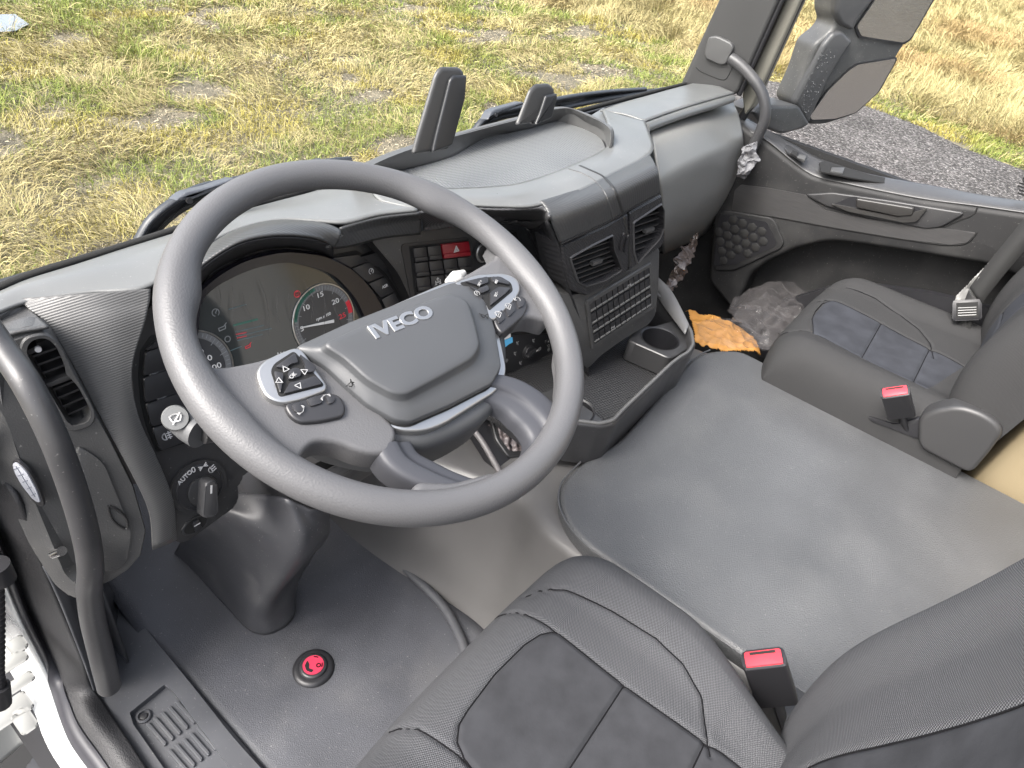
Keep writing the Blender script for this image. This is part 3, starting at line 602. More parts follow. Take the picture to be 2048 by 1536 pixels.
for i in range(9):
    a = FV.px(64 + i * 10.2, 712 + i * 16.5, -.012); b = FV.px(112 + i * 9.0, 695 + i * 16.5, -.012)
    prism('', FV, [(a[0], a[1] - .0012), (b[0], b[1] - .0012), (b[0], b[1] + .0012), (a[0], a[1] + .0012)], -.035, -.010, None, bm=bm)
bmobj('louvre', bm, darkm, vent)
a = FV.px(118, 764, -.006); prism('vent_tab', FV, [(a[0] - .022, a[1] - .004), (a[0] + .014, a[1] + .002), (a[0] + .014, a[1] + .008), (a[0] - .022, a[1] + .002)], -.012, -.002, panelm, vent, bev=.001)
a = FV.px(76, 698, -.004); prism('vent_dot', FV, circ(a[0], a[1], .0032, 16), -.006, -.002, white, vent)
a = FV.px(66, 701, -.005); prism('vent_wheel', FV, [(a[0] - .012, a[1] - .006), (a[0] + .005, a[1] - .002), (a[0] + .005, a[1] + .004), (a[0] - .012, a[1])], -.03, -.005, darkm, vent)
# side cheek toward the door: speaker / lower storage
FSd = Fr((.135, .71, -.65), (.35, -1, 0), (-.85, -.40, .12))
prism('side_cheek', FSd, frpoly(FSd, [(-60, 740), (-6, 730), (6, 820), (60, 980), (130, 1150), (178, 1190), (150, 1200), (110, 1170), (60, 1090), (0, 960), (-60, 880)]), -.03, 0, soft, dash, bev=.01, seg=3, r=.01)
loft('lower_pillar_trim', [[PX(60, 1080, .124), PX(95, 1139, .119), PX(157, 1286, .119), PX(172, 1325, .117), PZ(192, 1384, FLOOR + .03)], [PY(190, 1110, .85), PY(215, 1165, .88), PZ(234, 1196, FLOOR + .02), PZ(240, 1204, FLOOR + .019), PZ(238, 1240, FLOOR + .018)]], sillm, cab, n=30, sub=6, th=.004)
gr = prism('door_lamp', FSd, circ(*FSd.px(59, 962), .0001, 24), 0, .0005, white, dash)
e = [FSd.px(u, v) for u, v in ((28, 918), (38, 916), (60, 935), (82, 975), (92, 1005), (88, 1012), (72, 1003), (48, 970), (32, 940))]
prism('lamp_frame', FSd, [(a * 1 + 0, b) for a, b in e], 0, .003, darkm, dash, bev=.001, r=.01)
e2 = [FSd.px(u, v) for u, v in ((31, 922), (39, 921), (58, 938), (78, 975), (87, 1002), (73, 996), (50, 967), (35, 940))]
lm = prism('lamp_lens', FSd, e2, .003, .0045, pbr('lens_white', (.3, .31, .34), .3, bump='noise', k=300), dash, bev=.0006, r=.006)
strip('lens_grid', FSd, [[FSd.px(34 + i * 9, 934 + i * 13), FSd.px(45 + i * 8, 930 + i * 13)] for i in range(5)] + [[FSd.px(39, 928), FSd.px(76, 988)]], .0008, .0046, pbr('lens_grey', (.12, .13, .16), .4), lm)
prism('storage_flap', FV, frpoly(FV, [(150, 885), (205, 920), (262, 1060), (250, 1130), (205, 1145), (165, 1050)]), .0, .0035, soft, dash, bev=.002, r=.015)
tube('flap_pull', [FV.at(u, v, .005) for u, v in ((216, 1012), (222, 1035), (238, 1052), (252, 1058), (254, 1040), (232, 1018), (218, 1012))], .0016, panelm, dash, n=6)
tube('latch', [FSd.at(108, 1108, .0), FSd.at(124, 1102, .004)], .006, chrome, dash, n=12)
loft('kick_panel', [[V((.185, .84, FLOOR - .02)), V((.185, 1.25, FLOOR - .02))], [V((.185, .80, -.80)), V((.185, 1.25, -.80))]], sillm, cab, n=8, sub=2, th=.004)
# lower dash skin and instrument panel
ip = [(272, 640), (262, 735), (272, 832), (308, 920), (338, 1000), (344, 1085), (372, 1085), (478, 1008), (474, 960), (560, 900), (700, 820), (820, 760), (860, 640), (800, 520), (740, 480), (650, 468), (560, 470), (450, 500), (360, 560)]
prism('instrument_panel', FI, frpoly(FI, ip), -.03, 0, panelm, dash, bev=.004, r=.01)
# hood over the cluster
hood_out = [PZ(352, 560, -.466), PZ(385, 528, -.464), PZ(417, 497, -.462), PZ(476, 462, -.458), PZ(534, 446, -.455), PZ(593, 444, -.455), PZ(652, 451, -.455), PZ(680, 462, -.457)]
hood_lip = [PY(356, 585, .69), PY(385, 552, .69), PY(417, 524, .69), PY(476, 488, .685), PY(534, 474, .682), PY(593, 473, .68), PY(640, 480, .68), PY(668, 492, .682)]
hm = [a.lerp(b, .5) + V((0, -.006, .006)) for a, b in zip(hood_out, hood_lip)]
hood_in = [FI.at(u, v, .004) for u, v in ((372, 600), (395, 572), (425, 541), (480, 512), (536, 496), (593, 494), (636, 502), (668, 515))]
loft('cluster_hood', [hood_out, hm, hood_lip], ribt, dash, n=60, sub=6, th=.003)
loft('hood_underside', [[p + V((0, .001, -.001)) for p in hood_lip], hood_in], darkm, dash, n=60, sub=4, th=.002)
loft('brow_trim', [[PZ(678, 455, -.456), PZ(700, 448, -.455), PZ(760, 433, -.455), PZ(838, 424, -.455)],
                   [PY(682, 470, .688), PY(705, 462, .69), PY(765, 447, .69), PY(840, 436, .69)],
                   [PY(650, 492, .684), PY(700, 486, .69), PY(765, 470, .69), PY(840, 462, .69)],
                   [PY(655, 496, .71), PY(700, 490, .715), PY(765, 474, .715), PY(840, 466, .715)]], ribt, dash, n=30, sub=4, th=.003, colsmooth=False)
# cluster bezel + screen
scr = [(392, 600), (420, 572), (476, 543), (520, 529), (564, 522), (622, 534), (660, 548), (700, 590), (725, 640), (735, 700), (640, 760), (520, 790), (420, 780), (385, 700)]
bez = [(366, 600), (420, 548), (480, 514), (560, 496), (640, 505), (700, 535), (742, 580), (772, 640), (775, 720), (700, 800), (520, 840), (400, 820), (360, 720)]
prism('cluster_bezel', FI, frpoly(FI, bez), .0, .012, pbr('bezel_gloss', (.012, .011, .016), .25), dash, bev=.004, r=.02, hole=rpoly(frpoly(FI, scr), .02))
cl = prism('instrument_screen', FI, rpoly(frpoly(FI, scr), .02), .0005, .003, glossk, dash)
gy = pbr('dial_grey', (.22, .23, .24), .4, emit=.03); dk = pbr('dial_face', (.05, .052, .056), .35); gn = pbr('dial_green', (.04, .15, .115), .4, emit=.03); rd_ = pbr('dial_red', (.42, .03, .045), .4, emit=.12); wh = pbr('dial_white', (.5, .5, .5), .4, emit=.08)
def dial(u, v, r, nums, a0, a1, nm, needle=None, green=None, red=None):
    cx_, cy_ = FI.px(u, v, .003); d = prism(nm, FI, circ(cx_, cy_, r, 48), .003, .0034, dk, cl)
    prism('dial_ring', FI, circ(cx_, cy_, r, 48), .0034, .0052, silver, cl, bev=.0005, hole=circ(cx_, cy_, r * .965, 48))
    prism('dial_band', FI, circ(cx_, cy_, r * .95, 48), .0034, .0038, pbr('band_grey', (.15, .155, .16), .4), cl, hole=circ(cx_, cy_, r * .80, 48))
    T = []
    for i in range(41):
        an = math.radians(a0 + (a1 - a0) * i / 40); r1 = r * (.74 if i % 4 == 0 else .84)
        T.append([(cx_ + math.cos(an) * r1, cy_ + math.sin(an) * r1), (cx_ + math.cos(an) * r * .92, cy_ + math.sin(an) * r * .92)])
    strip('dial_ticks', FI, T, .0009, .0039, gy, cl)
    for s, an, c in nums:
        b_ = FI.px(*an, .0042); text('dial_number', s, FI, b_[0], b_[1], r * .19, .0042, c, cl, ax=1.3)
    if green: strip('green_arc', FI, [arc(cx_, cy_, r * .9, *green, 24)], r * .09, .0042, gn, cl)
    if red: strip('red_arc', FI, [arc(cx_, cy_, r * .88, *red, 8)], r * .14, .0042, rd_, cl)
    if needle is not None:
        p = [V(FI.px(*q, .007)) for q in ((604, 656), (604, 654), (668, 639), (668, 645))]
        prism('dial_needle', FI, [(q.x, q.y) for q in p], .006, .0075, wh, cl)
    return cx_, cy_
c0 = FI.px(645, 640, .003); r0 = math.hypot(FI.px(700, 640, .003)[0] - c0[0], FI.px(700, 640, .003)[1] - c0[1])
rr_ = .058
a = dial(648, 640, rr_, [('5', (604, 658), wh), ('10', (612, 616), wh), ('15', (640, 590), wh), ('20', (671, 603), wh), ('25', (685, 632), rd_)], 225, -20, 'rev_dial', True, (160, 96), (12, -4))
text('dial_unit', 'rpm x 100', FI, a[0], a[1] + .006, .0068, .0042, wh, cl)
a = dial(386, 744, rr_, [('80', (398, 706), wh), ('90', (415, 718), wh), ('100', (429, 735), wh)], 225, -45, 'speed_dial')
# centre display
for (u, v, kd, s, m_) in ((431, 625, 'gauge', .010, gy), (446, 655, 'can', .013, gy), (455, 678, 'ring', .010, gy), (497, 692, 'can', .010, rd_)):
    b = FI.px(u, v, .003); icon(kd, 'display_symbol', FI, b[0], b[1], s, .0032, m_, cl, wd=.0012)
b = FI.px(594, 588, .003); prism('brake_lamp', FI, circ(*b, .0055), .0032, .0036, rd_, cl); icon('brake', 'brake_symbol', FI, b[0], b[1], .008, .0038, glossk, cl, wd=.0009)
strip('display_bars', FI, [[FI.px(465, 650), FI.px(512, 638)]], .0026, .0032, gn, cl)
strip('display_lines', FI, [[FI.px(468, 663), FI.px(525, 650)], [FI.px(470, 672), FI.px(540, 656)], [FI.px(473, 680), FI.px(522, 668)], [FI.px(452, 703), FI.px(480, 692)], [FI.px(455, 618), FI.px(490, 608)]], .0010, .0032, pbr('display_blue', (.10, .16, .18), .4, emit=.03), cl)
strip('display_red', FI, [[FI.px(470, 668), FI.px(490, 664)], [FI.px(472, 675), FI.px(490, 671)]], .0012, .0032, rd_, cl)
strip('fuel_ticks', FI, [[FI.px(556 + i * 6, 715 - i), FI.px(553 + i * 6, 703 - abs(i - 2) * -1)] for i in range(5)] + [[FI.px(494 + i * 6, 742 - i), FI.px(490 + i * 6, 735)] for i in range(4)], .0014, .0032, wh, cl)
# clear protective film over the screen: folds catch the light
bm = bmesh.new(); fo = []
for i in range(9):
    u0 = 430 + i * 30; v0 = 560 + (i % 3) * 12; L0 = 70 + (i * 37) % 70
    p = [FI.at(u0 + L0 * .18 * t + 6 * math.sin(i * 2 + 4 * t), v0 + L0 * t, .008) for t in (0, .33, .66, 1)]
    fo.append(p)
filmo = None
for p in fo:
    o = tube('film_crease', p, [.0003, .0011, .0009, .0002], filmm, cl, n=6, r2=.0006)
# buttons along the arc right of the cluster and down its left side
def button(poly, fr, parent, mat=None, h=.004, r=.002, bev=.0016, c0=0., nm='switch_button'):
    cxm = sum(p[0] for p in poly) / len(poly); cym = sum(p[1] for p in poly) / len(poly)
    pl = []
    P2 = [V(p[:2]) for p in poly]
    for i, p in enumerate(P2):                             # inset by half a gap
        d = V((cxm, cym)) - p; pl.append(tuple(p + d.normalized() * .0022))
    return prism(nm, fr, pl, c0 - .002, c0 + h, mat or btnm, parent, bev=bev, r=r)
outer = [(712, 507), (734, 521), (765, 551), (785, 582), (803, 620), (812, 660)]
inner = [(660, 515), (695, 537), (731, 566), (757, 597), (774, 635), (782, 672)]
prism('button_well', FI, frpoly(FI, [(652, 512), (712, 500), (742, 520), (772, 548), (793, 580), (812, 620), (822, 665), (776, 680), (766, 640), (750, 602), (724, 570), (690, 541)]), 0, .001, blackm, dash, r=.004)
for i in range(5):
    q4 = [FI.px(*p) for p in (inner[i], outer[i], outer[i + 1], inner[i + 1])]; bt = button(q4, FI, dash, c0=.002)
    b = (sum(p[0] for p in q4) / 4 + .006, sum(p[1] for p in q4) / 4)
    if i == 1: icon('gauge', 'button_symbol', FI, b[0], b[1], .009, .0062, white, bt)
    if i == 2: text('button_text', 'ASR', FI, b[0], b[1], .0075, .0062, white, bt, bold=.0001)
prism('left_button_well', FI, frpoly(FI, [(300, 672), (280, 702), (276, 753), (280, 805), (292, 853), (312, 904), (420, 870), (400, 700), (330, 660)]), 0, .001, blackm, dash, r=.003)
lb = [((306, 678), (340, 668)), ((284, 702), (370, 674)), ((280, 753), (375, 723)), ((284, 806), (380, 774)), ((297, 854), (390, 822)), ((315, 902), (400, 870))]
for i in range(5):
    q4 = [FI.px(*p) for p in (lb[i][0], lb[i][1], lb[i + 1][1], lb[i + 1][0])]; bt = button(q4, FI, dash, c0=.002, r=.004)
    if i == 4: b = FI.px(333, 872, .006); icon('fog', 'button_symbol', FI, b[0], b[1], .011, .0062, white, bt)
# light switch
ls = FI.px(396, 972); k = prism('light_switch', FI, circ(ls[0], ls[1], .040, 40), -.001, .006, panelm, dash, bev=.003)
prism('switch_ring', FI, circ(ls[0], ls[1], .034, 40), .006, .0075, btnm, k, bev=.001, hole=circ(ls[0], ls[1], .031, 40))
prism('switch_face', FI, circ(ls[0], ls[1], .031, 40), .005, .0065, btnm, k)
prism('knob_collar', FI, circ(ls[0] + .001, ls[1] - .006, .0225, 32), .0065, .011, panelm, k, bev=.002)
kd = Fr(FI.P(ls[0] + .001, ls[1] - .007), FI.x * math.cos(-.35) + FI.y * math.sin(-.35), FI.n)
kn = prism('knob_grip', kd, [(-.011, -.031), (.011, -.031), (.008, .022), (-.008, .022)], .011, .030, pbr('knob_grey', (.045, .045, .047), .35), k, bev=.003, seg=3, r=.006)
prism('knob_mark', kd, [(-.0013, .004), (.0013, .004), (.0013, .016), (-.0013, .016)], .030, .0304, white, k)
text('switch_mark', 'AUTO', FI, *FI.px(370, 955, .0078), .0085, .0078, white, k, rot=.35, bold=.00015); text('switch_mark', '0', FI, *FI.px(387, 940, .0078), .012, .0078, white, k)
icon('side', 'switch_mark', FI, *FI.px(406, 933, .0078), .010, .0078, white, k, rot=.1); icon('lamp', 'switch_mark', FI, *FI.px(423, 939, .0078), .010, .0078, white, k, rot=math.pi + .2)
th_ = FI.px(389, 1049); k = prism('dimmer_bezel', FI, circ(th_[0], th_[1], .0205, 32, .0125), -.001, .003, panelm, dash, bev=.001); prism('dimmer_well', FI, circ(th_[0], th_[1], .017, 32, .010), .003, .0034, blackm, k)
prism('thumb_wheel', FI, [(th_[0] - .004, th_[1] - .009), (th_[0] + .006, th_[1] - .009), (th_[0] + .006, th_[1] + .008), (th_[0] - .004, th_[1] + .008)], .003, .007, btnm, k, bev=.002)
strip('wheel_mark', FI, [[(th_[0] - .003, th_[1] + .002), (th_[0] + .005, th_[1] + .002)]], .0014, .0071, white, k)
tube('ignition_ring', [FI.P(*FI.px(520, 700), 0), FI.P(*FI.px(520, 700), .001)], .001, darkm, dash, n=6)

# ---- centre fascia
def cpx(*p): return frpoly(FC, p)
prism('centre_fascia', FC, cpx((738, 476), (800, 466), (900, 455), (1000, 447), (1040, 447), (1058, 462), (1082, 530), (1108, 620), (1140, 735), (1010, 745), (900, 755), (852, 730), (838, 670), (822, 600), (796, 545), (765, 508)), -.03, .0, panelm, dash, bev=.003, r=.012)
prism('switch_well', FC, cpx((800, 488), (940, 474), (1000, 640), (870, 640), (822, 600)), .0, .0012, darkm, dash, r=.01)
def gp(i, j): return FC.px(820 + 28.6 * i + 3.2 * j, 494 - 3.4 * i + 29.5 * j)
cells = [(0, 0, 1), (1, 0, 1), (2, 0, 2), (0, 1, 1), (1, 1, 1), (2, 1, 1), (3, 1, 1), (0, 2, 1), (1, 2, 1), (2, 2, 1), (3, 2, 1), (0, 3, 1), (1, 3, 1), (2, 3, 1), (3, 3, 1)]
prism('grid_back', FC, [gp(-.06, -.06), gp(4.06, -.06), gp(4.06, 4.0), (gp(-.06, 4.0))], .001, .002, blackm, dash)
for i, j, w_ in cells:
    q4 = [gp(i, j), gp(i + w_, j), gp(i + w_, j + 1), gp(i, j + 1)]; hz = w_ == 2
    bt = button(q4, FC, dash, redm if hz else btnm, h=.004, c0=.003, r=.001, bev=.001, nm='hazard_switch' if hz else 'switch_button')
    m1 = [gp(i + .06, j + .66), gp(i + w_ - .06, j + .66), gp(i + w_ - .06, j + .94), gp(i + .06, j + .94)]
    prism('switch_ledge', FC, m1, .006, .0092, redm if hz else btnm, bt, bev=.0012)
    if hz: b = gp(3, .42); icon('tri', 'hazard_symbol', FC, b[0], b[1], .011, .0073, white, bt, wd=.0014)
    elif j == 2 and i > 0: b = gp(i + .5, 2.4); icon('axle', 'switch_symbol', FC, b[0], b[1], .012, .0072, white, bt, wd=.0014)
b = FC.px(961, 503); k = prism('rotary_dial', FC, circ(*b, .019, 40), 0, .008, panelm, dash, bev=.002)
prism('dial_chrome', FC, circ(*b, .0185, 40), .008, .0105, silver, k, bev=.001, hole=circ(*b, .0150, 40)); prism('dial_centre', FC, circ(*b, .0145, 40), .008, .012, btnm, k, bev=.002)
icon('tri', 'dial_symbol', FC, b[0], b[1], .008, .0122, greyic, k)
prism('slot_frame', FC, cpx((1003, 464), (1034, 458), (1042, 494), (1012, 500)), .0, .003, btnm, dash, bev=.001); prism('slot_window', FC, cpx((1008, 468), (1030, 463), (1037, 490), (1015, 494)), .003, .0034, blackm, dash)
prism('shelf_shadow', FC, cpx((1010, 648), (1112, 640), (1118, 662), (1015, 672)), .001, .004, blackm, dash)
for i in range(5): button([FC.px(u, v) for u, v in ((1000 + i * 22, 641 - i * 2), (1021 + i * 22, 639 - i * 2), (1023 + i * 22, 656 - i * 2), (1002 + i * 22, 658 - i * 2))], FC, dash, h=.005, c0=.003)
k = prism('climate_panel', FC, cpx((940, 672), (1122, 664), (1135, 728), (1005, 742), (950, 745)), .001, .006, btnm, dash, bev=.002, r=.004)
for u, v in ((1056, 703), (985, 712)):
    b = FC.px(u, v, .006); prism('climate_ring', FC, circ(*b, .0165, 36), .006, .008, panelm, k, bev=.001); kk = prism('climate_knob', FC, circ(*b, .0145, 36), .008, .014, btnm, k, bev=.002)
    kd = Fr(FC.P(*b), FC.x * .97 + FC.y * .25, FC.n); prism('knob_bar', kd, [(-.0155, -.0035), (.0155, -.0035), (.0155, .0035), (-.0155, .0035)], .012, .021, btnm, k, bev=.0015, r=.003); prism('knob_mark', kd, [(.010, -.001), (.0155, -.001), (.0155, .001), (.010, .001)], .0211, .0215, white, k)
for u, v, kd in ((1034, 687, 'man'), (1066, 682, 'man'), (1029, 708, 'man'), (1040, 727, 'man'), (1079, 698, 'wiper'), (1013, 721, 'fan'), (1097, 692, 'hook'), (1097, 699, 'fan')):
    b = FC.px(u, v, .006); icon(kd, 'climate_symbol', FC, b[0], b[1], .0085, .0063, greyic, k, wd=.0011)
for v in (682, 712): b = FC.px(1095, v, .006); bt = prism('climate_button', FC, [(b[0] - .008, b[1] - .004), (b[0] + .008, b[1] - .004), (b[0] + .008, b[1] + .004), (b[0] - .008, b[1] + .004)], .006, .0085, panelm, k, bev=.001, r=.002); prism('button_lamp', FC, circ(b[0], b[1], .0018, 12), .0086, .0089, white, k)

# ---- bulging top of the centre stack with the tray
ZT = -.452
tray_in = [(774, 348), (845, 332), (895, 318), (925, 296), (950, 283), (980, 274), (1012, 270), (1055, 259), (1090, 248), (1118, 242), (1168, 252), (1203, 272), (1211, 299), (1203, 303), (1187, 313), (1137, 336), (1090, 354), (1035, 370), (973, 377), (872, 379), (810, 372)]
ti = [PZ(u, v, ZT - .006) for u, v in tray_in]
prism('tray_floor', Fr((0, 0, 0), (1, 0, 0), (0, 0, 1)), [(p.x, p.y) for p in ti], ZT - .012, ZT - .004, knurl, dash)
tray_out = [(727, 338), (790, 310), (856, 288), (950, 262), (1060, 233), (1113, 218), (1141, 217), (1170, 229), (1207, 247), (1222, 266), (1220, 295)]
# tray rim: raised back wall
ro = [PZ(u, v, ZT + .030) for u, v in tray_out[:-1]] + [PZ(1220, 297, ZT + .006)]
ri = [PZ(u, v, ZT - .005) for u, v in ((774, 348), (845, 332), (905, 314), (975, 275), (1055, 259), (1100, 246), (1122, 243), (1150, 247), (1180, 259), (1203, 272), (1211, 299))]
r_out = [p + V((0, .02, -.004)) for p in ro[:7]] + [p + V((.02, .004, -.004)) for p in ro[7:]]
rb = [V((p.x, p.y, ZT - .02)) + V((0.0, .015, 0)) for p in r_out]
loft('tray_rim', [ri, [a.lerp(b, .85) for a, b in zip(ri, ro)], ro, [a.lerp(b, .6) + V((0, 0, .002)) for a, b in zip(ro, r_out)], r_out, rb], pbr('tray_rim_plastic', (.075, .075, .074), .4, bump='noise', k=600, dist=.0003, strength=.25), dash, n=80, sub=5, th=.003, colsmooth=False)
tube('tray_edge', [PZ(u, v, ZT - .002) for u, v in tray_in[11:] + tray_in[:1]], .0016, darkm, dash, n=6)
# surface from tray edge out to the shoulder, over and down to the seam above the vents
sh_t = [PZ(727, 342, ZT + .004), PZ(800, 372, ZT), PZ(872, 380, ZT), PZ(973, 378, ZT), PZ(1035, 371, ZT), PZ(1090, 355, ZT), PZ(1137, 337, ZT), PZ(1187, 314, ZT), PZ(1212, 299, ZT), PZ(1222, 285, ZT + .004), PZ(1214, 250, ZT + .006), PZ(1204, 222, ZT - .010)]
sh_m = [PZ(745, 388, -.453), PZ(820, 400, -.451), PZ(890, 400, -.449), PZ(980, 398, -.447), PZ(1050, 392, -.447), PZ(1100, 376, -.447), PZ(1150, 356, -.447), PZ(1205, 329, -.447), PZ(1245, 303, -.447), PZ(1262, 285, -.447), PZ(1255, 262, -.448), PZ(1245, 234, -.456)]
sh_o = [PZ(760, 405, -.456), PZ(835, 420, -.455), PZ(905, 413, -.453), PZ(1000, 416, -.452), PZ(1060, 416, -.451), PZ(1115, 402, -.451), PZ(1170, 380, -.451), PZ(1230, 349, -.451), PZ(1290, 319, -.451), PZ(1306, 300, -.452), PZ(1299, 270, -.453), PZ(1289, 245, -.455)]
top_skin = loft('stack_top_skin', [sh_t, sh_m, sh_o], topm, dash, n=90, sub=6, th=.004)
def K(u, v, c=0): return FK.at(u, v, c)
sh_a = [sh_o[5] + V((-.012, -.0, 0)), *sh_o[5:9]]
seam_px = [(1119, 487), (1160, 469), (1210, 446), (1262, 416), (1318, 386)]
seam_row = [K(u, v, .004) for u, v in seam_px]
shl = [PZ(1085, 412, -.451), PZ(1130, 397, -.451), PZ(1185, 373, -.451), PZ(1240, 345, -.451), PZ(1300, 314, -.451)]
shl2 = [K(1100, 440, .006), K(1145, 421, .010), K(1200, 397, .010), K(1256, 367, .010), K(1312, 337, .006)]
brow = loft('stack_brow', [[p + V((0, .012, .001)) for p in shl], shl, shl2, seam_row], ribt, dash, n=50, sub=7, th=.004)
# left wrap of the brow and the rim over the fascia
rimA = [PZ(828, 424, -.456), PZ(905, 414, -.453), PZ(1000, 417, -.452), PZ(1050, 415, -.451), PZ(1085, 412, -.451)]
rimB = [FC.at(845, 448, .012), FC.at(925, 436, .016), FC.at(1000, 430, .02), FC.at(1050, 440, .03), K(1100, 440, .006)]
rimC = [FC.at(845, 462, .006), FC.at(925, 450, .008), FC.at(1005, 443, .010), FC.at(1052, 452, .012), FC.at(1082, 470, .02)]
loft('fascia_rim', [rimA, [a.lerp(b, .5) + V((0, -.004, .004)) for a, b in zip(rimA, rimB)], rimB, rimC], pbr('ribbed_dark', (.055, .055, .057), .42, bump='ribs', k=(TP / .0042 * .75, TP / .0042 * .35, TP / .0042 * .55), dist=.0010, strength=.4), dash, n=50, sub=5, th=.003)
loft('stack_side', [[FC.at(1052, 452, .010), FC.at(1070, 490, .010), FC.at(1095, 560, .010), FC.at(1118, 640, .008), FC.at(1145, 740, .006)],
                    [FC.at(1066, 458, .035), FC.at(1085, 500, .035), FC.at(1108, 570, .04), FC.at(1135, 650, .04), FC.at(1160, 745, .04)],
                    [K(1098, 438, .002), K(1119, 489, .001), K(1135, 560, -.001), K(1160, 640, -.004), K(1180, 755, -.01)]], ribv, dash, n=40, sub=5, th=.004, flip=True)
# vent block
vb = [(1119, 489), (1210, 448), (1262, 418), (1319, 388), (1326, 430), (1325, 480), (1318, 492), (1262, 532), (1200, 572), (1170, 590), (1140, 580), (1128, 540)]
v1 = [(1135, 513), (1178, 489), (1219, 469), (1223, 500), (1238, 537), (1204, 558), (1168, 569), (1151, 560)]
v2 = [(1261, 443), (1316, 407), (1322, 418), (1322, 455), (1314, 475), (1270, 523), (1263, 500)]
prism('vent_block', FK, frpoly(FK, vb), -.06, -.045, darkm, dash)
pL = frpoly(FK, [(1119, 489), (1210, 448), (1252, 424), (1253, 538), (1200, 572), (1170, 590), (1140, 580), (1128, 540)]); vents = []; pR = frpoly(FK, [(1254, 423), (1319, 388), (1326, 430), (1325, 480), (1318, 492), (1254, 537)])
for pts_, hole_ in ((pL, v1), (pR, v2)):
    hp2 = rpoly(frpoly(FK, hole_), .004)
    fr_ = prism('centre_vent', FK, pts_, -.05, .006, ribv, dash, bev=.003, r=.004, hole=hp2)
    prism('vent_lip', FK, [(sum(h[0] for h in hp2) / len(hp2) + (h[0] - sum(g_[0] for g_ in hp2) / len(hp2)) * 1.05, sum(h[1] for h in hp2) / len(hp2) + (h[1] - sum(g_[1] for g_ in hp2) / len(hp2)) * 1.07) for h in hp2], .005, .009, pbr('vent_lip', (.05, .05, .052), .3), fr_, bev=.002, hole=hp2)
    vents.append(fr_); xs_ = [h[0] for h in hp2]; ys_ = [h[1] for h in hp2]; bm = bmesh.new()
    for i in range(8):
        y_ = min(ys_) + (max(ys_) - min(ys_)) * (i + .6) / 8.2
        # clip to the hole
        xx = []
        for (ax_, ay), (bx, by) in zip(hp2, hp2[1:] + hp2[:1]):
            if (ay - y_) * (by - y_) < 0: xx.append(ax_ + (bx - ax_) * (y_ - ay) / (by - ay))
        if len(xx) < 2: continue
        prism('', FK, [(min(xx), y_ - .0012), (max(xx), y_ - .0012), (max(xx), y_ + .0012), (min(xx), y_ + .0012)], -.035, -.004, None, bm=bm)
    bmobj('louvre', bm, panelm, fr_)
    mx_, my_ = sum(xs_) / len(xs_) + .004, sum(ys_) / len(ys_); prism('vent_tab', FK, [(mx_ - .013, my_ - .004), (mx_ + .013, my_ - .004), (mx_ + .013, my_ + .003), (mx_ - .013, my_ + .003)], -.006, .004, pbr('tab_grey', (.05, .05, .05), .35), fr_, bev=.0015)
for u, v in ((1242, 483), (1251, 487)): b = FK.px(u, v, .006); prism('vent_thumb_wheel', FK, circ(*b, .0035, 20, .018), .004, .0095, darkm, dash, bev=.0012)
bpy.context.view_layer.update()
ck = caster(top_skin, brow, *vents)
decal('stack_split', ck, [(1160, 331), (1180, 340), (1205, 352), (1225, 372), (1238, 400), (1246, 424)], .0036, pbr('split_dark', (.015, .015, .015), .5), dash, r2=.0015, lift=-.0006)
decal('stack_split', ck, [(1247, 430), (1253, 460), (1258, 500), (1260, 530)], .0036, MATS['split_dark'], dash, r2=.0015, lift=-.0006)
decal('stack_crease', ck, [(1137, 338), (1165, 347), (1190, 362), (1208, 382), (1219, 410), (1226, 438)], .0016, soft, dash, lift=-.0004)
decal('seam_gap', ck, [(1122, 488), (1160, 470), (1210, 447), (1262, 417), (1317, 387)], .0016, blackm, dash)
# blank switch panel below
sp_ = [(1112, 588), (1150, 592), (1200, 580), (1262, 540), (1322, 496), (1320, 560), (1314, 632), (1300, 650), (1250, 680), (1205, 712), (1178, 740), (1168, 726), (1140, 650)]
prism('stack_panel', FK, frpoly(FK, sp_), -.08, -.004, soft, dash, bev=.006, seg=3, r=.01)
pn = [(1178, 608), (1298, 534), (1302, 612), (1188, 688)]
prism('blank_panel_frame', FK, frpoly(FK, [(1171, 603), (1303, 524), (1308, 616), (1184, 700)]), -.005, .001, soft, dash, bev=.002, r=.004, hole=frpoly(FK, pn))
bp = prism('blank_panel', FK, frpoly(FK, pn), -.004, -.0030, blackm, dash)
def bl_(s, t):
    a = V(FK.px(*pn[0])).lerp(V(FK.px(*pn[1])), s); b = V(FK.px(*pn[3])).lerp(V(FK.px(*pn[2])), s); q = a.lerp(b, t); return (q.x, q.y)
cw = [0, .095, .19, .28, .37, .46, .55, .64, .73, .82, .91, 1.0]
slv = pbr('blank_silver', (.17, .17, .165), .35, metal=.3)
for rw, (t0, t1) in enumerate(((.0, .22), (.25, .52), (.55, .74), (.77, 1.0))):
    for i in range(11):
        s0, s1 = cw[i] + .006, cw[i + 1] - .006
        kk = prism('blank_key', FK, [bl_(s0, t0 + .01), bl_(s1, t0 + .01), bl_(s1, t1 - .01), bl_(s0, t1 - .01)], -.003, .0005, btnm, bp, bev=.0008)
        prism('key_bar', FK, [bl_(s0, t1 - .07), bl_(s1, t1 - .07), bl_(s1, t1 - .03), bl_(s0, t1 - .03)], .0004, .0020, slv, bp, bev=.0004)
for (s_, t_) in ((.32, .88), (.64, .12)):
    b = bl_(s_, t_); icon('side', 'key_symbol', FK, b[0], b[1], .008, .001, greyic, bp, wd=.001)

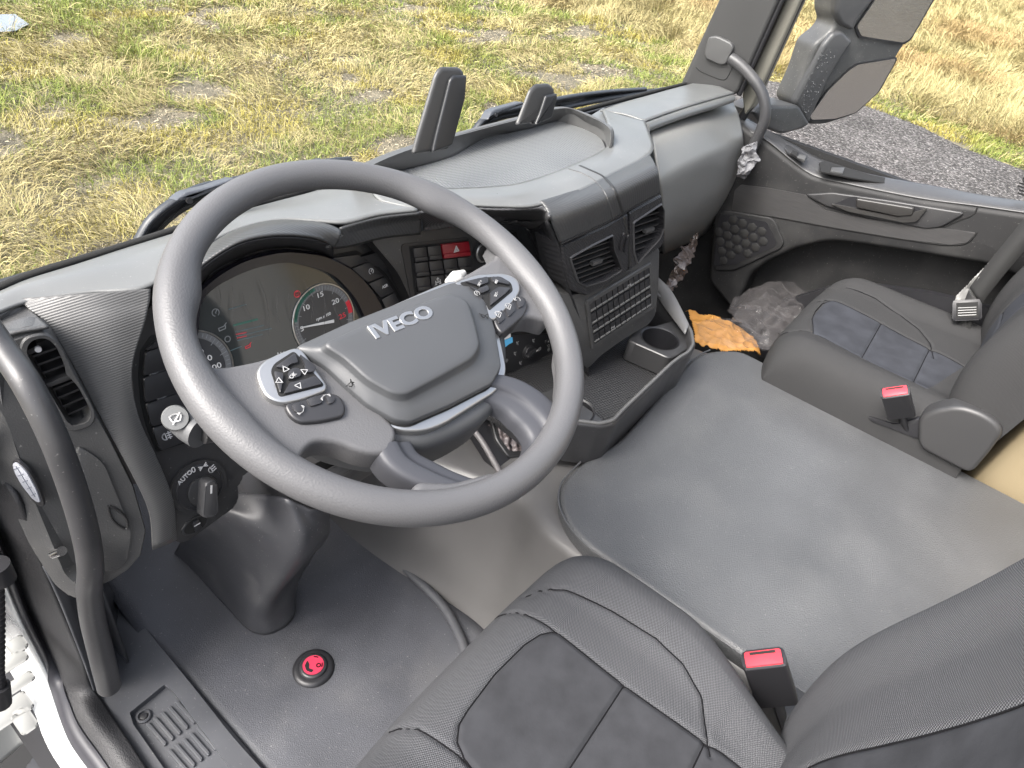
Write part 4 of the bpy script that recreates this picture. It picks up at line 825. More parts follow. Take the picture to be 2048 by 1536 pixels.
# ---- passenger side
g_lip = [PZ(1297, 262, -.478), PZ(1340, 246, -.478), PZ(1390, 229, -.478), PZ(1430, 217, -.478), PZ(1462, 203, -.478)]
g_top = [PZ(1289, 245, -.462), PZ(1335, 228, -.462), PZ(1390, 210, -.462), PZ(1435, 197, -.462), PZ(1468, 188, -.462)]
g_win = [PZ(1200, 224, -.470), PZ(1250, 207, -.474), PZ(1300, 193, ZW), PZ(1350, 179, ZW), PZ(1400, 166, ZW)]
loft('passenger_top_pad', [g_win, [a.lerp(b, .5) + V((0, 0, .004)) for a, b in zip(g_win, g_top)], g_top], topm, dash, n=50, sub=6, th=.004)
prism('pad_filler', Fr((0, 0, -.474), (1, 0, 0), (0, 0, 1)), [(p.x, p.y) for p in (PZ(1180, 232, -.474), PZ(1206, 216, -.474), PZ(1300, 236, -.474), PZ(1300, 262, -.474), PZ(1230, 262, -.474))], -.01, 0, topm, dash)
tube('pad_edge', [a.lerp(b, .45) + V((0, .004, -.004)) for a, b in zip(g_top, g_lip)], .0135, topm, dash, n=12, r2=.011)
rowsg = []
for t, dy in ((0, .02), (.12, -.02), (.3, -.045), (.42, -.055), (.56, -.05), (.75, -.04), (.9, -.01), (1, .04)):
    a = [(1299, 266), (1340, 250), (1390, 232), (1430, 220), (1464, 207)]; b = [(1325, 505), (1362, 490), (1400, 470), (1436, 444), (1462, 420)]
    md_ = [(1318, 385), (1365, 360), (1410, 338), (1450, 318), (1483, 300)]
    r_ = []
    for i in range(5):
        u = (1 - t) ** 2 * a[i][0] + 2 * t * (1 - t) * (2 * md_[i][0] - .5 * (a[i][0] + b[i][0])) + t * t * b[i][0]; v = (1 - t) ** 2 * a[i][1] + 2 * t * (1 - t) * (2 * md_[i][1] - .5 * (a[i][1] + b[i][1])) + t * t * b[i][1]
        y0_ = .69 + (i - 2) * .006; r_.append(PY(u, v, y0_ + dy - .05 * t))
    rowsg.append(r_)
loft('glovebox_face', rowsg, glovem, dash, n=60, sub=6, th=.006)
ua = [rowsg[-1][i] for i in range(5)]
loft('glovebox_underside', [ua, [p + V((0, .10, -.03)) for p in ua], [p + V((0, .40, .06)) for p in ua]], darkm, dash, n=30, sub=3, th=.004)
loft('glovebox_end', [[r_[4] for r_ in rowsg], [V((XD + .03, r_[4].y + .12, r_[4].z)) for r_ in rowsg]], panelm, dash, n=30, sub=3, th=.003)
prism('dash_core', Fr((.0, .0, 0), (1, 0, 0), (0, 0, 1)), [(.30, .80), (1.0, .70), (1.2, .62), (1.95, .75), (1.95, .90), (.24, .90), (.24, .84)], -.85, -.56, darkm, dash)
# ================================================================== STEERING WHEEL
CW = (.4305, .4301, -.4139); FW = Fr(CW, (1, 0, 0), (0, -.4019, .9157))
wl = thing('steering_wheel', CW, 'large dark grey leather-grained steering wheel with silver trimmed button pods and raised silver lettering', 'steering wheel')
nT, nP = 200, 28; vs = []
for i in range(nT):
    th_ = TP * i / nT; dg = math.degrees(th_)
    def gb(c, w_): d = (dg - c + 180) % 360 - 180; return math.exp(-(d / w_) ** 2)
    bulge = .006 * (gb(36, 8) + gb(144, 8)) + .004 * (gb(-4, 13) + gb(184, 13)) - .0012 * (gb(20, 7) + gb(160, 7))
    for j in range(nP):
        q = TP * j / nP; ir = -math.cos(q); rad = .0166 + (bulge if ir < 0 else bulge * .12) * abs(ir); ax_ = .0168 + .002 * (gb(36, 10) + gb(144, 10))
        vs.append(FW.P(*(math.cos(th_) * (.2100 + rad * ir) - .0005, math.sin(th_) * (.2088 + rad * ir)), math.sin(q) * ax_))
fs = [(i * nP + j, i * nP + (j + 1) % nP, ((i + 1) % nT) * nP + (j + 1) % nP, ((i + 1) % nT) * nP + j) for i in range(nT) for j in range(nP)]
mesh('rim', vs, fs, lether, wl, 180)
def W_(pts, c): return frpoly(FW, pts, c)
softslab('spoke', FW, [(-.203, .060), (-.192, .046), (-.178, .036), (-.15, .028), (-.09, .02), (-.08, -.10), (-.105, -.115), (-.125, -.100), (-.138, -.078), (-.155, -.066), (-.172, -.070), (-.188, -.086), (-.203, -.060)], -.034, -.004, lether, wl, r=.012, inset=.006)
softslab('spoke', FW, [(.203, .045), (.199, .030), (.188, .019), (.15, .017), (.08, .012), (.07, -.085), (.092, -.069), (.112, -.064), (.135, -.067), (.150, -.066), (.166, -.072), (.186, -.092), (.203, -.060)], -.034, -.004, lether, wl, r=.012, inset=.006)
softslab('hub_shell', FW, W_([(600, 745), (610, 850), (655, 880), (745, 905), (830, 908), (900, 885), (970, 845), (1006, 795), (1010, 700), (992, 610), (905, 610), (720, 690)], -.03), -.075, -.016, hubm, wl, r=.02, inset=.014)
lo_ = [(748, 893), (766, 925), (797, 952), (835, 971), (870, 985), (924, 998), (985, 1003), (1040, 985), (1088, 945), (1125, 896), (1140, 857), (1132, 832), (1095, 790), (1048, 760), (1006, 747), (975, 745)]
li_ = [(828, 880), (842, 902), (868, 916), (893, 929), (920, 942), (944, 951), (968, 953), (996, 945), (1033, 922), (1056, 897), (1061, 874), (1047, 852), (1030, 836), (1013, 820), (985, 806), (950, 800)]
LO = cr([(*FW.px(u, v, -.006), 0) for u, v in lo_], 60)[:, :2]; LI = cr([(*FW.px(u, v, -.012), 0) for u, v in li_], 60)[:, :2]
rows = []
for t, c in ((0, -.034), (0, -.016), (.015, -.010), (.05, -.0065), (.12, -.0045), (.3, -.004), (.48, -.0045), (.54, -.006), (.60, -.0095), (.80, -.0115), (.92, -.0135), (.98, -.018), (1, -.024), (1, -.034)):
    q_ = LO * (1 - t) + LI * t; rows.append([FW.P(x, y, c) for x, y in q_])
loft('lower_spoke', rows, loopm, wl, n=90, sub=2, th=0, smooth=60, colsmooth=False)
# leather filling outside the lower spoke
softslab('rim_web', FW, [(-.105, -.150), (-.075, -.172), (-.03, -.188), (-.02, -.207), (-.06, -.205), (-.115, -.175), (-.125, -.160)], -.022, .004, lether, wl, r=.008, inset=.008)
softslab('rim_web', FW, [(.098, -.188), (.112, -.165), (.135, -.148), (.150, -.130), (.172, -.115), (.165, -.14), (.135, -.17), (.11, -.20)], -.022, .004, lether, wl, r=.008, inset=.008)
# silver strip around the cushion
st_ = W_([(590, 700), (640, 785), (692, 818), (755, 850), (797, 868), (842, 870), (882, 855), (945, 815), (990, 788), (1010, 750), (1000, 700), (985, 640), (960, 585), (900, 565)], -.014)
softslab('silver_trim', FW, st_, -.03, -.007, silver, wl, r=.012, inset=.003)
# airbag cushion
out = cr([(*p, 0) for p in rpoly(W_([(588, 696), (700, 645), (820, 598), (905, 566), (948, 570), (972, 600), (990, 660), (1003, 735), (985, 768), (900, 812), (820, 846), (790, 842), (735, 812), (700, 782), (650, 735)], .0), .005)], 160, closed=True, smooth=False)[:, :2]
inn = cr([(*p, 0) for p in rpoly(W_([(645, 688), (720, 654), (810, 618), (900, 586), (935, 600), (948, 640), (960, 690), (945, 715), (880, 752), (812, 788), (785, 786), (735, 758), (690, 716)], .018), .008)], 160, closed=True, smooth=False)[:, :2]
oc = out.mean(0)
def al(P):
    a = np.arctan2(P[:, 1] - oc[1], P[:, 0] - oc[0]); i = np.argmin(np.abs(a)); return np.roll(P, -i, 0)
def orient(P): ar = np.sum(P[:, 0] * np.roll(P[:, 1], -1) - np.roll(P[:, 0], -1) * P[:, 1]); return P if ar > 0 else P[::-1]
out, inn = al(orient(out)), al(orient(inn)); bm = bmesh.new(); rings = []
for t, c in ((0, -.03), (0, -.002), (.01, .000), (.03, .0015), (.08, .0026), (.5, .0062), (.80, .0088), (.86, .0100), (.97, .0160), (1.00, .0175), (1.04, .0185), (1.15, .0192)):
    if t <= 1: q_ = out * (1 - t) + inn * t
    else: q_ = inn.mean(0) + (inn - inn.mean(0)) * (1 - (t - 1) * 1.0)
    rings.append([bm.verts.new(FW.P(x, y, c)) for x, y in q_])
qi = inn.mean(0)
for s_, c in ((.65, .0202), (.4, .0207), (.15, .0208)): rings.append([bm.verts.new(FW.P(x, y, c)) for x, y in qi + (inn - qi) * s_])
for A, B_ in zip(rings, rings[1:]):
    for i in range(160): bm.faces.new((A[i], A[(i + 1) % 160], B_[(i + 1) % 160], B_[i]))
bm.faces.new(rings[-1]); pad = bmobj('airbag_cover', bm, hubm, wl, 75)
tube('cover_gap', [FW.P(x, y, -.006) for x, y in out[::4] * 1.0], .0014, blackm, wl, n=6, closed=True, seg=120)
a = V(FW.px(744, 666, .022)); b = V(FW.px(864, 620, .022)); dd = (b - a); an = math.atan2(dd.y, dd.x)
text('emblem_lettering', 'IVECO', FW, (a.x + b.x) / 2, (a.y + b.y) / 2, .0205, .0195, silver, pad, depth=.0016, rot=an, bev=.0004, bold=.0006, fitw=dd.length)
for u, v, r_ in ((700, 766, .2), (967, 632, -.8)):
    b = FW.px(u, v, .006); icon('horn', 'horn_symbol', FW, b[0], b[1], .012, .0062 if u < 800 else .0075, blackm, pad, rot=r_, wd=.0008)
# button pods
def pod(outer_, inner_, cells_, syms, low, lowc, lows, c=.003):
    p = softslab('button_pod', FW, W_(outer_, c), -.03, c, silver, wl, r=.010, inset=.003)
    prism('pod_well', FW, W_(inner_, c), c - .004, c + .0005, blackm, p, r=.004)
    for q4 in cells_: button(W_(q4, c), FW, p, h=.003, c0=c + .0005, r=.002, bev=.0012, nm='wheel_button')
    for kd, u, v, s, rt in syms:
        b = FW.px(u, v, c + .004)
        if kd in ('OK', 'SET +', 'SET -', 'RES'): text('button_text', kd, FW, b[0], b[1], s * .62, c + .0037, greyic, p, rot=rt, bold=.00005)
        else: icon(kd, 'button_symbol', FW, b[0], b[1], s * .8, c + .0037, greyic, p, rot=rt, wd=.0007)
    l = softslab('lower_pod', FW, W_(low, .001), -.034, .001, btnm, wl, r=.008, inset=.003)
    for q4 in lowc: button(W_(q4, .001), FW, l, h=.0025, c0=.0005, r=.002, bev=.001, nm='wheel_button')
    for kd, u, v, s, rt in lows: b = FW.px(u, v, .003); icon(kd, 'button_symbol', FW, b[0], b[1], s * .8, .0031, greyic, l, rot=rt, wd=.0007)
pod([(511, 742), (518, 768), (532, 795), (565, 807), (600, 801), (662, 778), (600, 690), (560, 704), (525, 722)],
    [(541, 742), (548, 728), (588, 702), (650, 772), (600, 784), (558, 795), (552, 775)],
    [[(545, 738), (590, 706), (600, 728), (585, 733), (568, 744)], [(544, 742), (567, 746), (569, 762), (560, 793), (550, 772)], [(570, 745), (586, 735), (602, 738), (606, 757), (573, 766)], [(604, 730), (595, 708), (637, 738), (630, 750), (608, 752)], [(562, 793), (573, 769), (607, 759), (632, 753), (648, 771)]],
    [('up', 570, 737, .0075, 0), ('up', 557, 762, .0075, math.pi / 2), ('OK', 586, 751, .0085, .3), ('up', 610, 742, .0075, -math.pi / 2), ('up', 598, 772, .0075, math.pi)],
    [(566, 806), (600, 798), (655, 782), (682, 790), (693, 815), (688, 832), (640, 843), (600, 845), (580, 832)],
    [[(578, 810), (602, 800), (614, 820), (600, 832), (585, 828)], [(607, 799), (640, 789), (650, 808), (618, 818)], [(645, 788), (660, 785), (673, 798), (672, 808), (655, 814)]],
    [('phone', 597, 818, .011, .5), ('phone', 654, 798, .011, math.pi)])
pod([(903, 566), (955, 547), (1010, 545), (1036, 556), (1043, 578), (1030, 600), (990, 640), (975, 636), (968, 600)],
    [(918, 566), (960, 556), (1000, 553), (1022, 566), (1026, 582), (978, 622), (968, 600)],
    [[(925, 566), (975, 555), (978, 568), (955, 577)], [(977, 555), (1001, 555), (1019, 567), (1020, 574), (995, 570), (981, 567)], [(934, 573), (952, 579), (962, 596), (966, 602), (955, 590)], [(950, 581), (974, 571), (980, 583), (958, 592)], [(975, 588), (995, 574), (1021, 578), (1012, 590), (977, 616)]],
    [('SET +', 960, 566, .0068, .45), ('RES', 993, 563, .0068, .45), ('gauge', 954, 586, .008, 0), ('SET -', 993, 588, .0068, .45)],
    [(985, 634), (1034, 590), (1050, 592), (1058, 608), (1050, 630), (1005, 668), (994, 655)],
    [[(986, 632), (1003, 618), (1012, 640), (996, 652)], [(1006, 616), (1025, 602), (1033, 622), (1015, 638)], [(1028, 600), (1041, 592), (1052, 600), (1047, 616), (1036, 620)]],
    [('car', 996, 628, .010, .5), ('car', 1016, 612, .010, .5), ('back', 1035, 600, .010, .5)])
# ---- column, shroud, stalks
col = thing('steering_column', FW.P(0, 0, -.3), 'grey plastic steering column shroud with rubber floor boot below the wheel', 'steering column')
rows = []
for c, hw, y0_, y1_ in ((-.070, .060, -.055, -.005), (-.10, .080, -.075, .01), (-.16, .088, -.080, .035), (-.22, .080, -.075, .045), (-.28, .062, -.062, .03), (-.32, .048, -.048, .015)):
    pl = cr([(x, y, 0) for x, y in rpoly([(-hw, y0_), (hw, y0_), (hw, y1_), (-hw, y1_)], .02)], 40, closed=True, smooth=False)
    rows.append([FW.P(x, y, c) for x, y, _ in pl] + [FW.P(pl[0][0], pl[0][1], c)])
loft('shroud', rows, panelm, col, n=60, sub=4, th=.003, rowsmooth=False)
e_ = rows[-1]; mesh('shroud_end', e_[:-1], [tuple(range(len(e_) - 1))], panelm, col, None)
FQ = Fr(FW.P(0, -.078, -.12), (1, 0, 0), (0, -.93, -.36)); 
k = prism('lever_recess', Fr(PY(660, 930, FW.P(0, -.08, -.14).y - .002), (1, 0, 0), (0, -.8, .6)), [(-.045, -.013), (.04, -.013), (.045, .006), (-.045, .012)], 0, .002, blackm, col, r=.006)
prism('tilt_lever', Fr(PY(664, 936, FW.P(0, -.08, -.14).y - .006), (1, 0, 0), (0, -.8, .6)), [(-.038, -.010), (.036, -.012), (.040, -.002), (-.03, .004)], .0, .006, pbr('lever_grey', (.08, .08, .082), .4), col, bev=.003, r=.004)
bt_ = []
ft = [PZ(u, v, FLOOR + .012) for u, v in ((500, 1262), (516, 1268), (532, 1270), (552, 1264), (575, 1250))]
fb = ft[0]; top = [PZ(347, 1108, FLOOR + .02), PZ(400, 1162, FLOOR + .015), PZ(450, 1212, FLOOR + .013)] + ft + [PZ(592, 1222, FLOOR + .015), V((.53, .92, FLOOR + .02)), V((.55, 1.08, FLOOR + .1))]
n_ = len(top); cA = FW.P(0, -.005, -.34)
mids = [PZ(352, 1100, FLOOR + .1), PZ(420, 1125, FLOOR + .13), PZ(470, 1170, FLOOR + .13), PZ(510, 1215, FLOOR + .13), PZ(540, 1210, FLOOR + .14), PZ(565, 1180, FLOOR + .15), PZ(590, 1150, FLOOR + .15), PZ(612, 1128, FLOOR + .15), PZ(628, 1105, FLOOR + .16), V((.50, .86, FLOOR + .2)), V((.53, 1.0, FLOOR + .25))]
tops = [PY(395, 1020, .78), PY(455, 1040, .72), PY(505, 1075, .67), PY(560, 1110, .62), PY(585, 1112, .60), PY(605, 1108, .59), PY(625, 1098, .59), PY(642, 1085, .60), PY(655, 1070, .62), V((.46, .70, -.80)), V((.48, .80, -.82))]
tops2 = [PY(400, 1000, .82), PY(470, 985, .74), PY(530, 990, .68), PY(575, 1000, .62), PY(600, 1010, .61), PY(620, 1020, .60), PY(640, 1020, .60), PY(655, 1020, .61), PY(665, 1010, .63), V((.46, .66, -.72)), V((.48, .76, -.74))]
loft('floor_boot', [top, mids, tops, tops2], pbr('boot_rubber', (.040, .041, .046), .42, bump='noise', k=500, dist=.0003, strength=.3, var=.12, dust=.4), col, n=80, sub=10, th=.004)
s1 = thing('stalk_switch', FW.P(-.12, -.03, -.06), 'light grey stalk with wiper symbol on its round end, left of the column', 'stalk')
tube('stalk_arm', [FW.P(-.08, -.03, -.07), FW.at(405, 862, -.055)], .012, panelm, s1, n=14)
SP = FW.at(351, 836, -.045)
tube('stalk_collar', [SP * 1.028, FW.at(372, 850, -.052) * 1.02, FW.at(402, 866, -.058)], [.0115, .0140, .0150], pbr('stalk_grey', (.075, .077, .08), .45), s1, n=24)
k = tube('stalk_end', [SP * 1.035, SP * 1.002, SP], [.0118, .0118, .0106], pbr('stalk_light', (.13, .133, .133), .45), s1, n=32)
FE = Fr(SP * .999, ray(400, 826) - ray(351, 836), -(ray(351, 836))); icon('wiper', 'wiper_symbol', FE, 0, 0, .010, .0004, white, k, wd=.0011)
s2 = thing('stalk_switch', FW.P(.12, .0, -.06), 'pale grey lever tip sticking out behind the right button pod', 'stalk')
tube('stalk_arm', [FW.P(.08, -.0, -.07), FW.at(915, 568, -.05)], .010, panelm, s2, n=14)
tube('lever_tip', [FW.at(897, 566, -.045), FW.at(912, 557, -.045), FW.at(928, 545, -.044)], [.006, .010, .004], pbr('stalk_light2', (.42, .42, .41), .4), s2, n=14)
kt = thing('key_tag', FC.at(1012, 672, .03), 'small white and blue tag hanging by the climate controls', 'key tag')
FT2 = Fr(FC.at(1012, 672, .03), FC.x, FC.n); q_ = lambda *p: [FT2.px(*a) for a in p]
prism('tag_label', FT2, q_((1004, 655), (1019, 650), (1021, 674), (1006, 680)), 0, .001, pbr('tag_white', (.6, .62, .62), .5), kt); prism('tag_hook', FT2, q_((1003, 682), (1024, 674), (1025, 684), (1017, 688), (1010, 694), (1005, 688)), 0, .0012, pbr('tag_blue', (.10, .42, .72), .4), kt)

# ================================================================== CONSOLE TRAY + ENGINE COVER
ct = thing('storage_tray', (1.07, .42, -.9), 'open black storage tray with ribbed mat and cup holders below the centre stack', 'storage tray')
trm = pbr('tray_plastic', (.028, .028, .030), .38, bump='noise', k=700, dist=.0003, strength=.3, dust=.15)
rim = [(1000, 770), (1060, 815), (1105, 835), (1160, 845), (1200, 850), (1228, 843), (1240, 829), (1256, 813), (1345, 728), (1361, 716), (1378, 706), (1388, 690), (1384, 664), (1362, 629), (1317, 592), (1308, 570)]
R0 = [PZ(u, v, -.80) for u, v in rim]; R0 = [V(p) for p in cr([(p.x, p.y, p.z) for p in R0], 90, smooth=False)]
def off(Ps, d, z):                                        # offset an open plan path to its outer side
    out_ = []
    for i, p in enumerate(Ps):
        a = Ps[max(0, i - 1)]; b = Ps[min(len(Ps) - 1, i + 1)]; t = (b - a); t.z = 0; t.normalize(); out_.append(V((p.x + t.y * d, p.y - t.x * d, z)))
    return out_
base = [V((p.x * 1.0 + (1.07 - p.x) * .02, p.y + .0, -.905)) for p in off(R0, -.012, 0)]
loft('tray_wall', [off(R0, -.010, -.872), off(R0, -.009, -.806), off(R0, -.006, -.800), off(R0, .000, -.799), off(R0, .004, -.803), off(R0, .004, -.812), off(R0, -.004, -.904)], trm, ct, n=140, sub=2, th=0, rowsmooth=False, colsmooth=False)
tube('tray_lip_highlight', off(R0, -.002, -.7985), .0038, pbr('lip_highlight_grey', (.085, .085, .084), .36), ct, n=10, seg=160, smooth=False)  # bright rim edge: highlight put into the colour, paler than the tray plastic
FZ = Fr((0, 0, -.872), (1, 0, 0), (0, 0, 1))
prism('tray_mat', FZ, [(p.x, p.y) for p in off(R0, -.007, 0)][8:-8] + [(1.33, .58), (1.25, .64), (.80, .66)], -.01, .0, knurld, ct)
FU = Fr((0, 0, -.818), (1, 0, 0), (0, 0, 1))
hc = FU.px(1320, 677); cupm = pbr('cup_grey', (.032, .032, .033), .36)
cpf = [FU.px(*p) for p in ((1255, 680), (1268, 655), (1310, 652), (1352, 640), (1380, 668), (1382, 692), (1352, 712), (1338, 716))]
hh = circ(hc[0], hc[1], .040, 40)
prism('cup_platform', FU, cpf, -.05, .0, cupm, ct, bev=.002, r=.008, hole=hh)
def cup(cx_, cy_, r, fr): 
    rows = [[fr.P(cx_ + math.cos(TP * i / 24) * rr2, cy_ + math.sin(TP * i / 24) * rr2, c) for i in range(25)] for rr2, c in ((r + .003, .002), (r, .0), (r * .9, -.07), (r * .5, -.072), (.001, -.072))]
    return loft('cup_holder', rows, darkm, ct, n=49, sub=2, th=0, rowsmooth=True, colsmooth=False)
cup(hc[0], hc[1], .040, FU)
h2 = FU.px(1150, 822); prism('cup_platform', FU, [FU.px(*p) for p in ((1120, 770), (1168, 812), (1214, 846), (1180, 848), (1110, 832), (1060, 800))], -.05, .0, cupm, ct, bev=.002, r=.006); cup(h2[0], h2[1], .034, Fr((0, 0, -.8165), (1, 0, 0), (0, 0, 1)))
loft('side_strip', [[PZ(1304, 575, -.80), PZ(1322, 605, -.80), PZ(1348, 640, -.80), PZ(1370, 668, -.80)], [PZ(1312, 552, -.77), PZ(1338, 575, -.775), PZ(1360, 612, -.78), PZ(1378, 648, -.79)]], pbr('strip_grey', (.13, .13, .13), .35), ct, n=20, sub=2)
# engine cover pad
ec = thing('engine_cover', (1.09, -.1, -.9), 'wide grained dark vinyl engine cover pad between the two seats', 'engine cover')
FEc = Fr((1.087, 0, -.895), (1, 0, 0), (0, 0, 1))
engo = [(1175, 1092), (1140, 1055), (1119, 1010), (1121, 968), (1150, 932), (1240, 880), (1385, 714), (1420, 699), (1480, 699), (1519, 718), (1822, 886), (2048, 1003), (2500, 1240)]
ep = [FEc.px(u, v) for u, v in engo] + [(-.369, -.80)]
ep = rpoly(ep, .03)
softslab('cover_pad', FEc, ep, -.03, .0, engm, ec, r=0, inset=.012, n=300)
tun = thing('engine_tunnel', (.9, .4, FLOOR), 'smooth grey rubber engine tunnel wall beside the driver footwell', 'tunnel lining')
rows = []
for y, dx, zt in ((-.8, 0, -.925), (.0, 0, -.925), (.22, 0, -.925), (.34, .004, -.925), (.42, .02, -.935), (.52, .012, -.95), (.66, -.01, -.955), (.85, -.02, -.96), (1.15, -.02, -.96)):
    rows.append([V((.672 + dx, y, FLOOR - .01)), V((.690 + dx, y, FLOOR + .05)), V((.698 + dx * 1.5, y, FLOOR + .20)), V((.703 + dx * 2, y, zt - .03)), V((.712 + dx * 2, y, zt - .004)), V((.735 + dx * 2, y, zt + .004)), V((.80, y, zt + .004)), V((1.1, y, zt)), V((1.44, y, zt)), V((1.475, y, zt - .02)), V((1.49, y, FLOOR))])
loft('tunnel_lining', rows, tunm, tun, n=120, sub=6, th=.004)
tube('mat_bead', [V((.70, .86, FLOOR + .03)), V((.693, .75, FLOOR + .018)), V((.684, .62, FLOOR + .014)), V((.672, .50, FLOOR + .014)), V((.640, .42, FLOOR + .014)), V((.605, .36, FLOOR + .014)), V((.59, .0, FLOOR + .014))], .010, sillm, mt, n=12, r2=.010)
tube('cover_piping', [PZ(u, v, -.901) for u, v in ((1420, 700), (1395, 712), (1160, 925), (1122, 968), (1118, 1010), (1140, 1055), (1175, 1092), (1300, 1180), (1445, 1282), (1614, 1399), (1800, 1530))], .0022, engm, ec, n=8)
# gear lever boot seen through the wheel
gb_ = thing('gear_boot', PZ(1015, 875, -.93), 'crumpled grey leather gear lever boot in a black frame, seen through the wheel', 'gear boot')
FG = Fr(PZ(1015, 875, -.925), (1, -.1, 0), (0, -.42, .9))
gq = lambda *p: [FG.px(*a) for a in p]
prism('console_plate', FG, gq((925, 830), (1000, 800), (1070, 800), (1110, 880), (1070, 950), (1000, 950)), -.02, -.004, darkm, gb_, bev=.003, r=.01)
prism('boot_frame', FG, gq((978, 830), (1040, 812), (1068, 870), (1060, 915), (1015, 915), (990, 880)), -.004, .004, panelm, gb_, bev=.002, r=.008, hole=rpoly(gq((986, 836), (1036, 822), (1058, 870), (1052, 903), (1018, 905), (998, 878)), .006))
bm = bmesh.new(); gx, gy_ = np.meshgrid(np.linspace(-.033, .040, 30), np.linspace(-.038, .04, 30)); ctr = FG.px(1024, 868)
zz = .012 * np.exp(-((gx / .022) ** 2 + (gy_ / .024) ** 2)) + .005 * np.sin(gx * 190 + gy_ * 90) * np.cos(gy_ * 170) + .003 * np.sin(gx * 320 - gy_ * 210)
vv = [[bm.verts.new(FG.P(ctr[0] + gx[i, j], ctr[1] + gy_[i, j], zz[i, j] - .002)) for j in range(30)] for i in range(30)]
for i in range(29):
    for j in range(29): bm.faces.new((vv[i][j], vv[i][j + 1], vv[i + 1][j + 1], vv[i + 1][j]))
bmobj('leather_boot', bm, pbr('boot_leather', (.13, .11, .11), .4), gb_, 180)
tube('console_edge', [FG.at(932, 842, .0), FG.at(962, 880, .002), FG.at(1000, 945, .0)], .006, pbr('edge_grey', (.14, .13, .13), .35), gb_, n=10)
# floor button
fp = PZ(627, 1335, FLOOR + .01); fbn = thing('floor_button', fp, 'round black floor cap with a red disc, alone on the driver floor mat', 'floor button')
FB3 = Fr(fp, (1, 0, 0), (0, 0, 1)); softslab('cap', FB3, circ(0, 0, .040, 40), -.01, .004, darkm, fbn, r=0, inset=.010); softslab('cap_top', FB3, circ(0, .0, .026, 40), -.005, .009, btnm, fbn, r=0, inset=.005)
k = prism('red_disc', FB3, circ(.0, .0, .0195, 40), .008, .0102, pinkr, fbn, bev=.0006)
prism('disc_mark', FB3, [(-.002, .015), (-.012, .010), (-.016, .0), (-.012, -.010), (-.006, -.009), (-.010, .0), (-.004, .006)], .0102, .0106, blackm, k, r=.002); strip('disc_mark', FB3, [arc(0, 0, .0165, -60, -35), arc(0, 0, .0165, 20, 45), arc(.006, -.008, .0035, 0, 360)], .002, .0102, blackm, k)

# ================================================================== SEATS
def P2(u, v, z): p = PZ(u, v, z); return (p.x, p.y)
def seat(cx_, hw, zt, y1_, seams_px, ins_extra, mf, ms, label, thread, N=340):
    st = thing('driver_seat' if cx_ < 1 else 'passenger_seat', (cx_, .05, FLOOR), label, 'seat')
    fr = Fr((cx_, 0, zt), (1, 0, 0), (0, 0, 1)); rel = lambda pl: [(a - cx_, b) for a, b in pl]
    def hf(X, Y, A, B): return .026 * sstep(np.abs(A), .52, .85) - .010 * np.exp(-((B - .15) / .5) ** 2) * (1 - np.abs(A) ** 2).clip(0) - .012 * sstep(B, .7, 1)
    cushion('seat_cushion', fr, hw, -.20, y1_, .15, mf, st, N=N, M=N, hfun=hf, seams=[rel(s) for s in seams_px], insert=rel(ins_extra), im=ms, p=5.5, bow=.035, depth=.003, rear=.36 if cx_ < 1 else 0.)
    softslab('seat_base', Fr((cx_, .0, zt - .3), (1, 0, 0), (0, 0, 1)), [(-hw * .9, -.2), (hw * .9, -.2), (hw * .9, y1_ - .05), (-hw * .9, y1_ - .05)], -.2, .17, darkm, st, r=.04, inset=.02)
    fb_ = Fr((cx_, -.115, zt + .02), (-1, 0, 0), (0, .984, .18))
    def hb(X, Y, A, B): return .034 * sstep(np.abs(A), .5, .88) + .02 * np.exp(-((Y - .12) / .14) ** 2) - .008 * np.exp(-(A / .35) ** 2)
    bi = [(-.10, -.2), (.10, -.2), (.095, -.02), (.072, .08), (.060, .20), (.052, .35), (.07, .62), (-.07, .62), (-.052, .35), (-.060, .20), (-.072, .08), (-.095, -.02)]
    bs = [bi[1:7], bi[7:] + [bi[0]], [(-.07, .1), (.07, .1)]] if True else []
    cushion('backrest', fb_, hw, -.13 if cx_ < 1 else -.05, .62, .13 if cx_ < 1 else .10, mf, st, N=int(N * .9), M=int(N * .8), hfun=hb, seams=bs, insert=bi, im=ms, p=4.2, bow=.06, narrow=.05, depth=.003)
    return st
zd = -.800
A_ = [P2(u, v, zd) for u, v in ((1000, 1190), (1040, 1205), (1087, 1238), (1113, 1256), (1252, 1362), (1357, 1439), (1412, 1481), (1448, 1503), (1500, 1545))]
B_ = [P2(u, v, zd + .02) for u, v in ((1060, 1150), (1087, 1143), (1138, 1155), (1233, 1205), (1321, 1260), (1376, 1311), (1416, 1377), (1434, 1494))]
I_ = [P2(u, v, zd) for u, v in ((1113, 1256), (1083, 1262), (1051, 1282), (992, 1340), (937, 1413), (919, 1443), (915, 1479), (930, 1510), (952, 1536))]
L_s = [P2(u, v, zd) for u, v in ((780, 1430), (806, 1433), (839, 1446), (880, 1478), (915, 1503), (952, 1536))] + [(.30, -.12)]
T1 = [P2(1252, 1362, zd), P2(1138, 1536, zd)]; T2 = [P2(1412, 1483, zd), P2(1385, 1540, zd), (.31, .0 - .06)]
insP = I_ + [(.305, -.2), A_[-1], A_[-2], A_[-3], A_[-4], A_[-5]]
drv = seat(.405, .262, zd, .275, [A_, B_, I_, L_s, T1, T2], insP, fabric, suede, 'grey-black driver seat with woven mesh bolsters and suede centre, nearest the camera', None)
zp = -.79
A_ = [P2(u, v, zp) for u, v in ((1600, 570), (1621, 577), (1665, 592), (1767, 639), (1862, 694), (1892, 709), (1930, 730))]
B_ = [P2(u, v, zp + .015) for u, v in ((1700, 560), (1760, 585), (1811, 614), (1848, 643), (1870, 672), (1877, 703))]
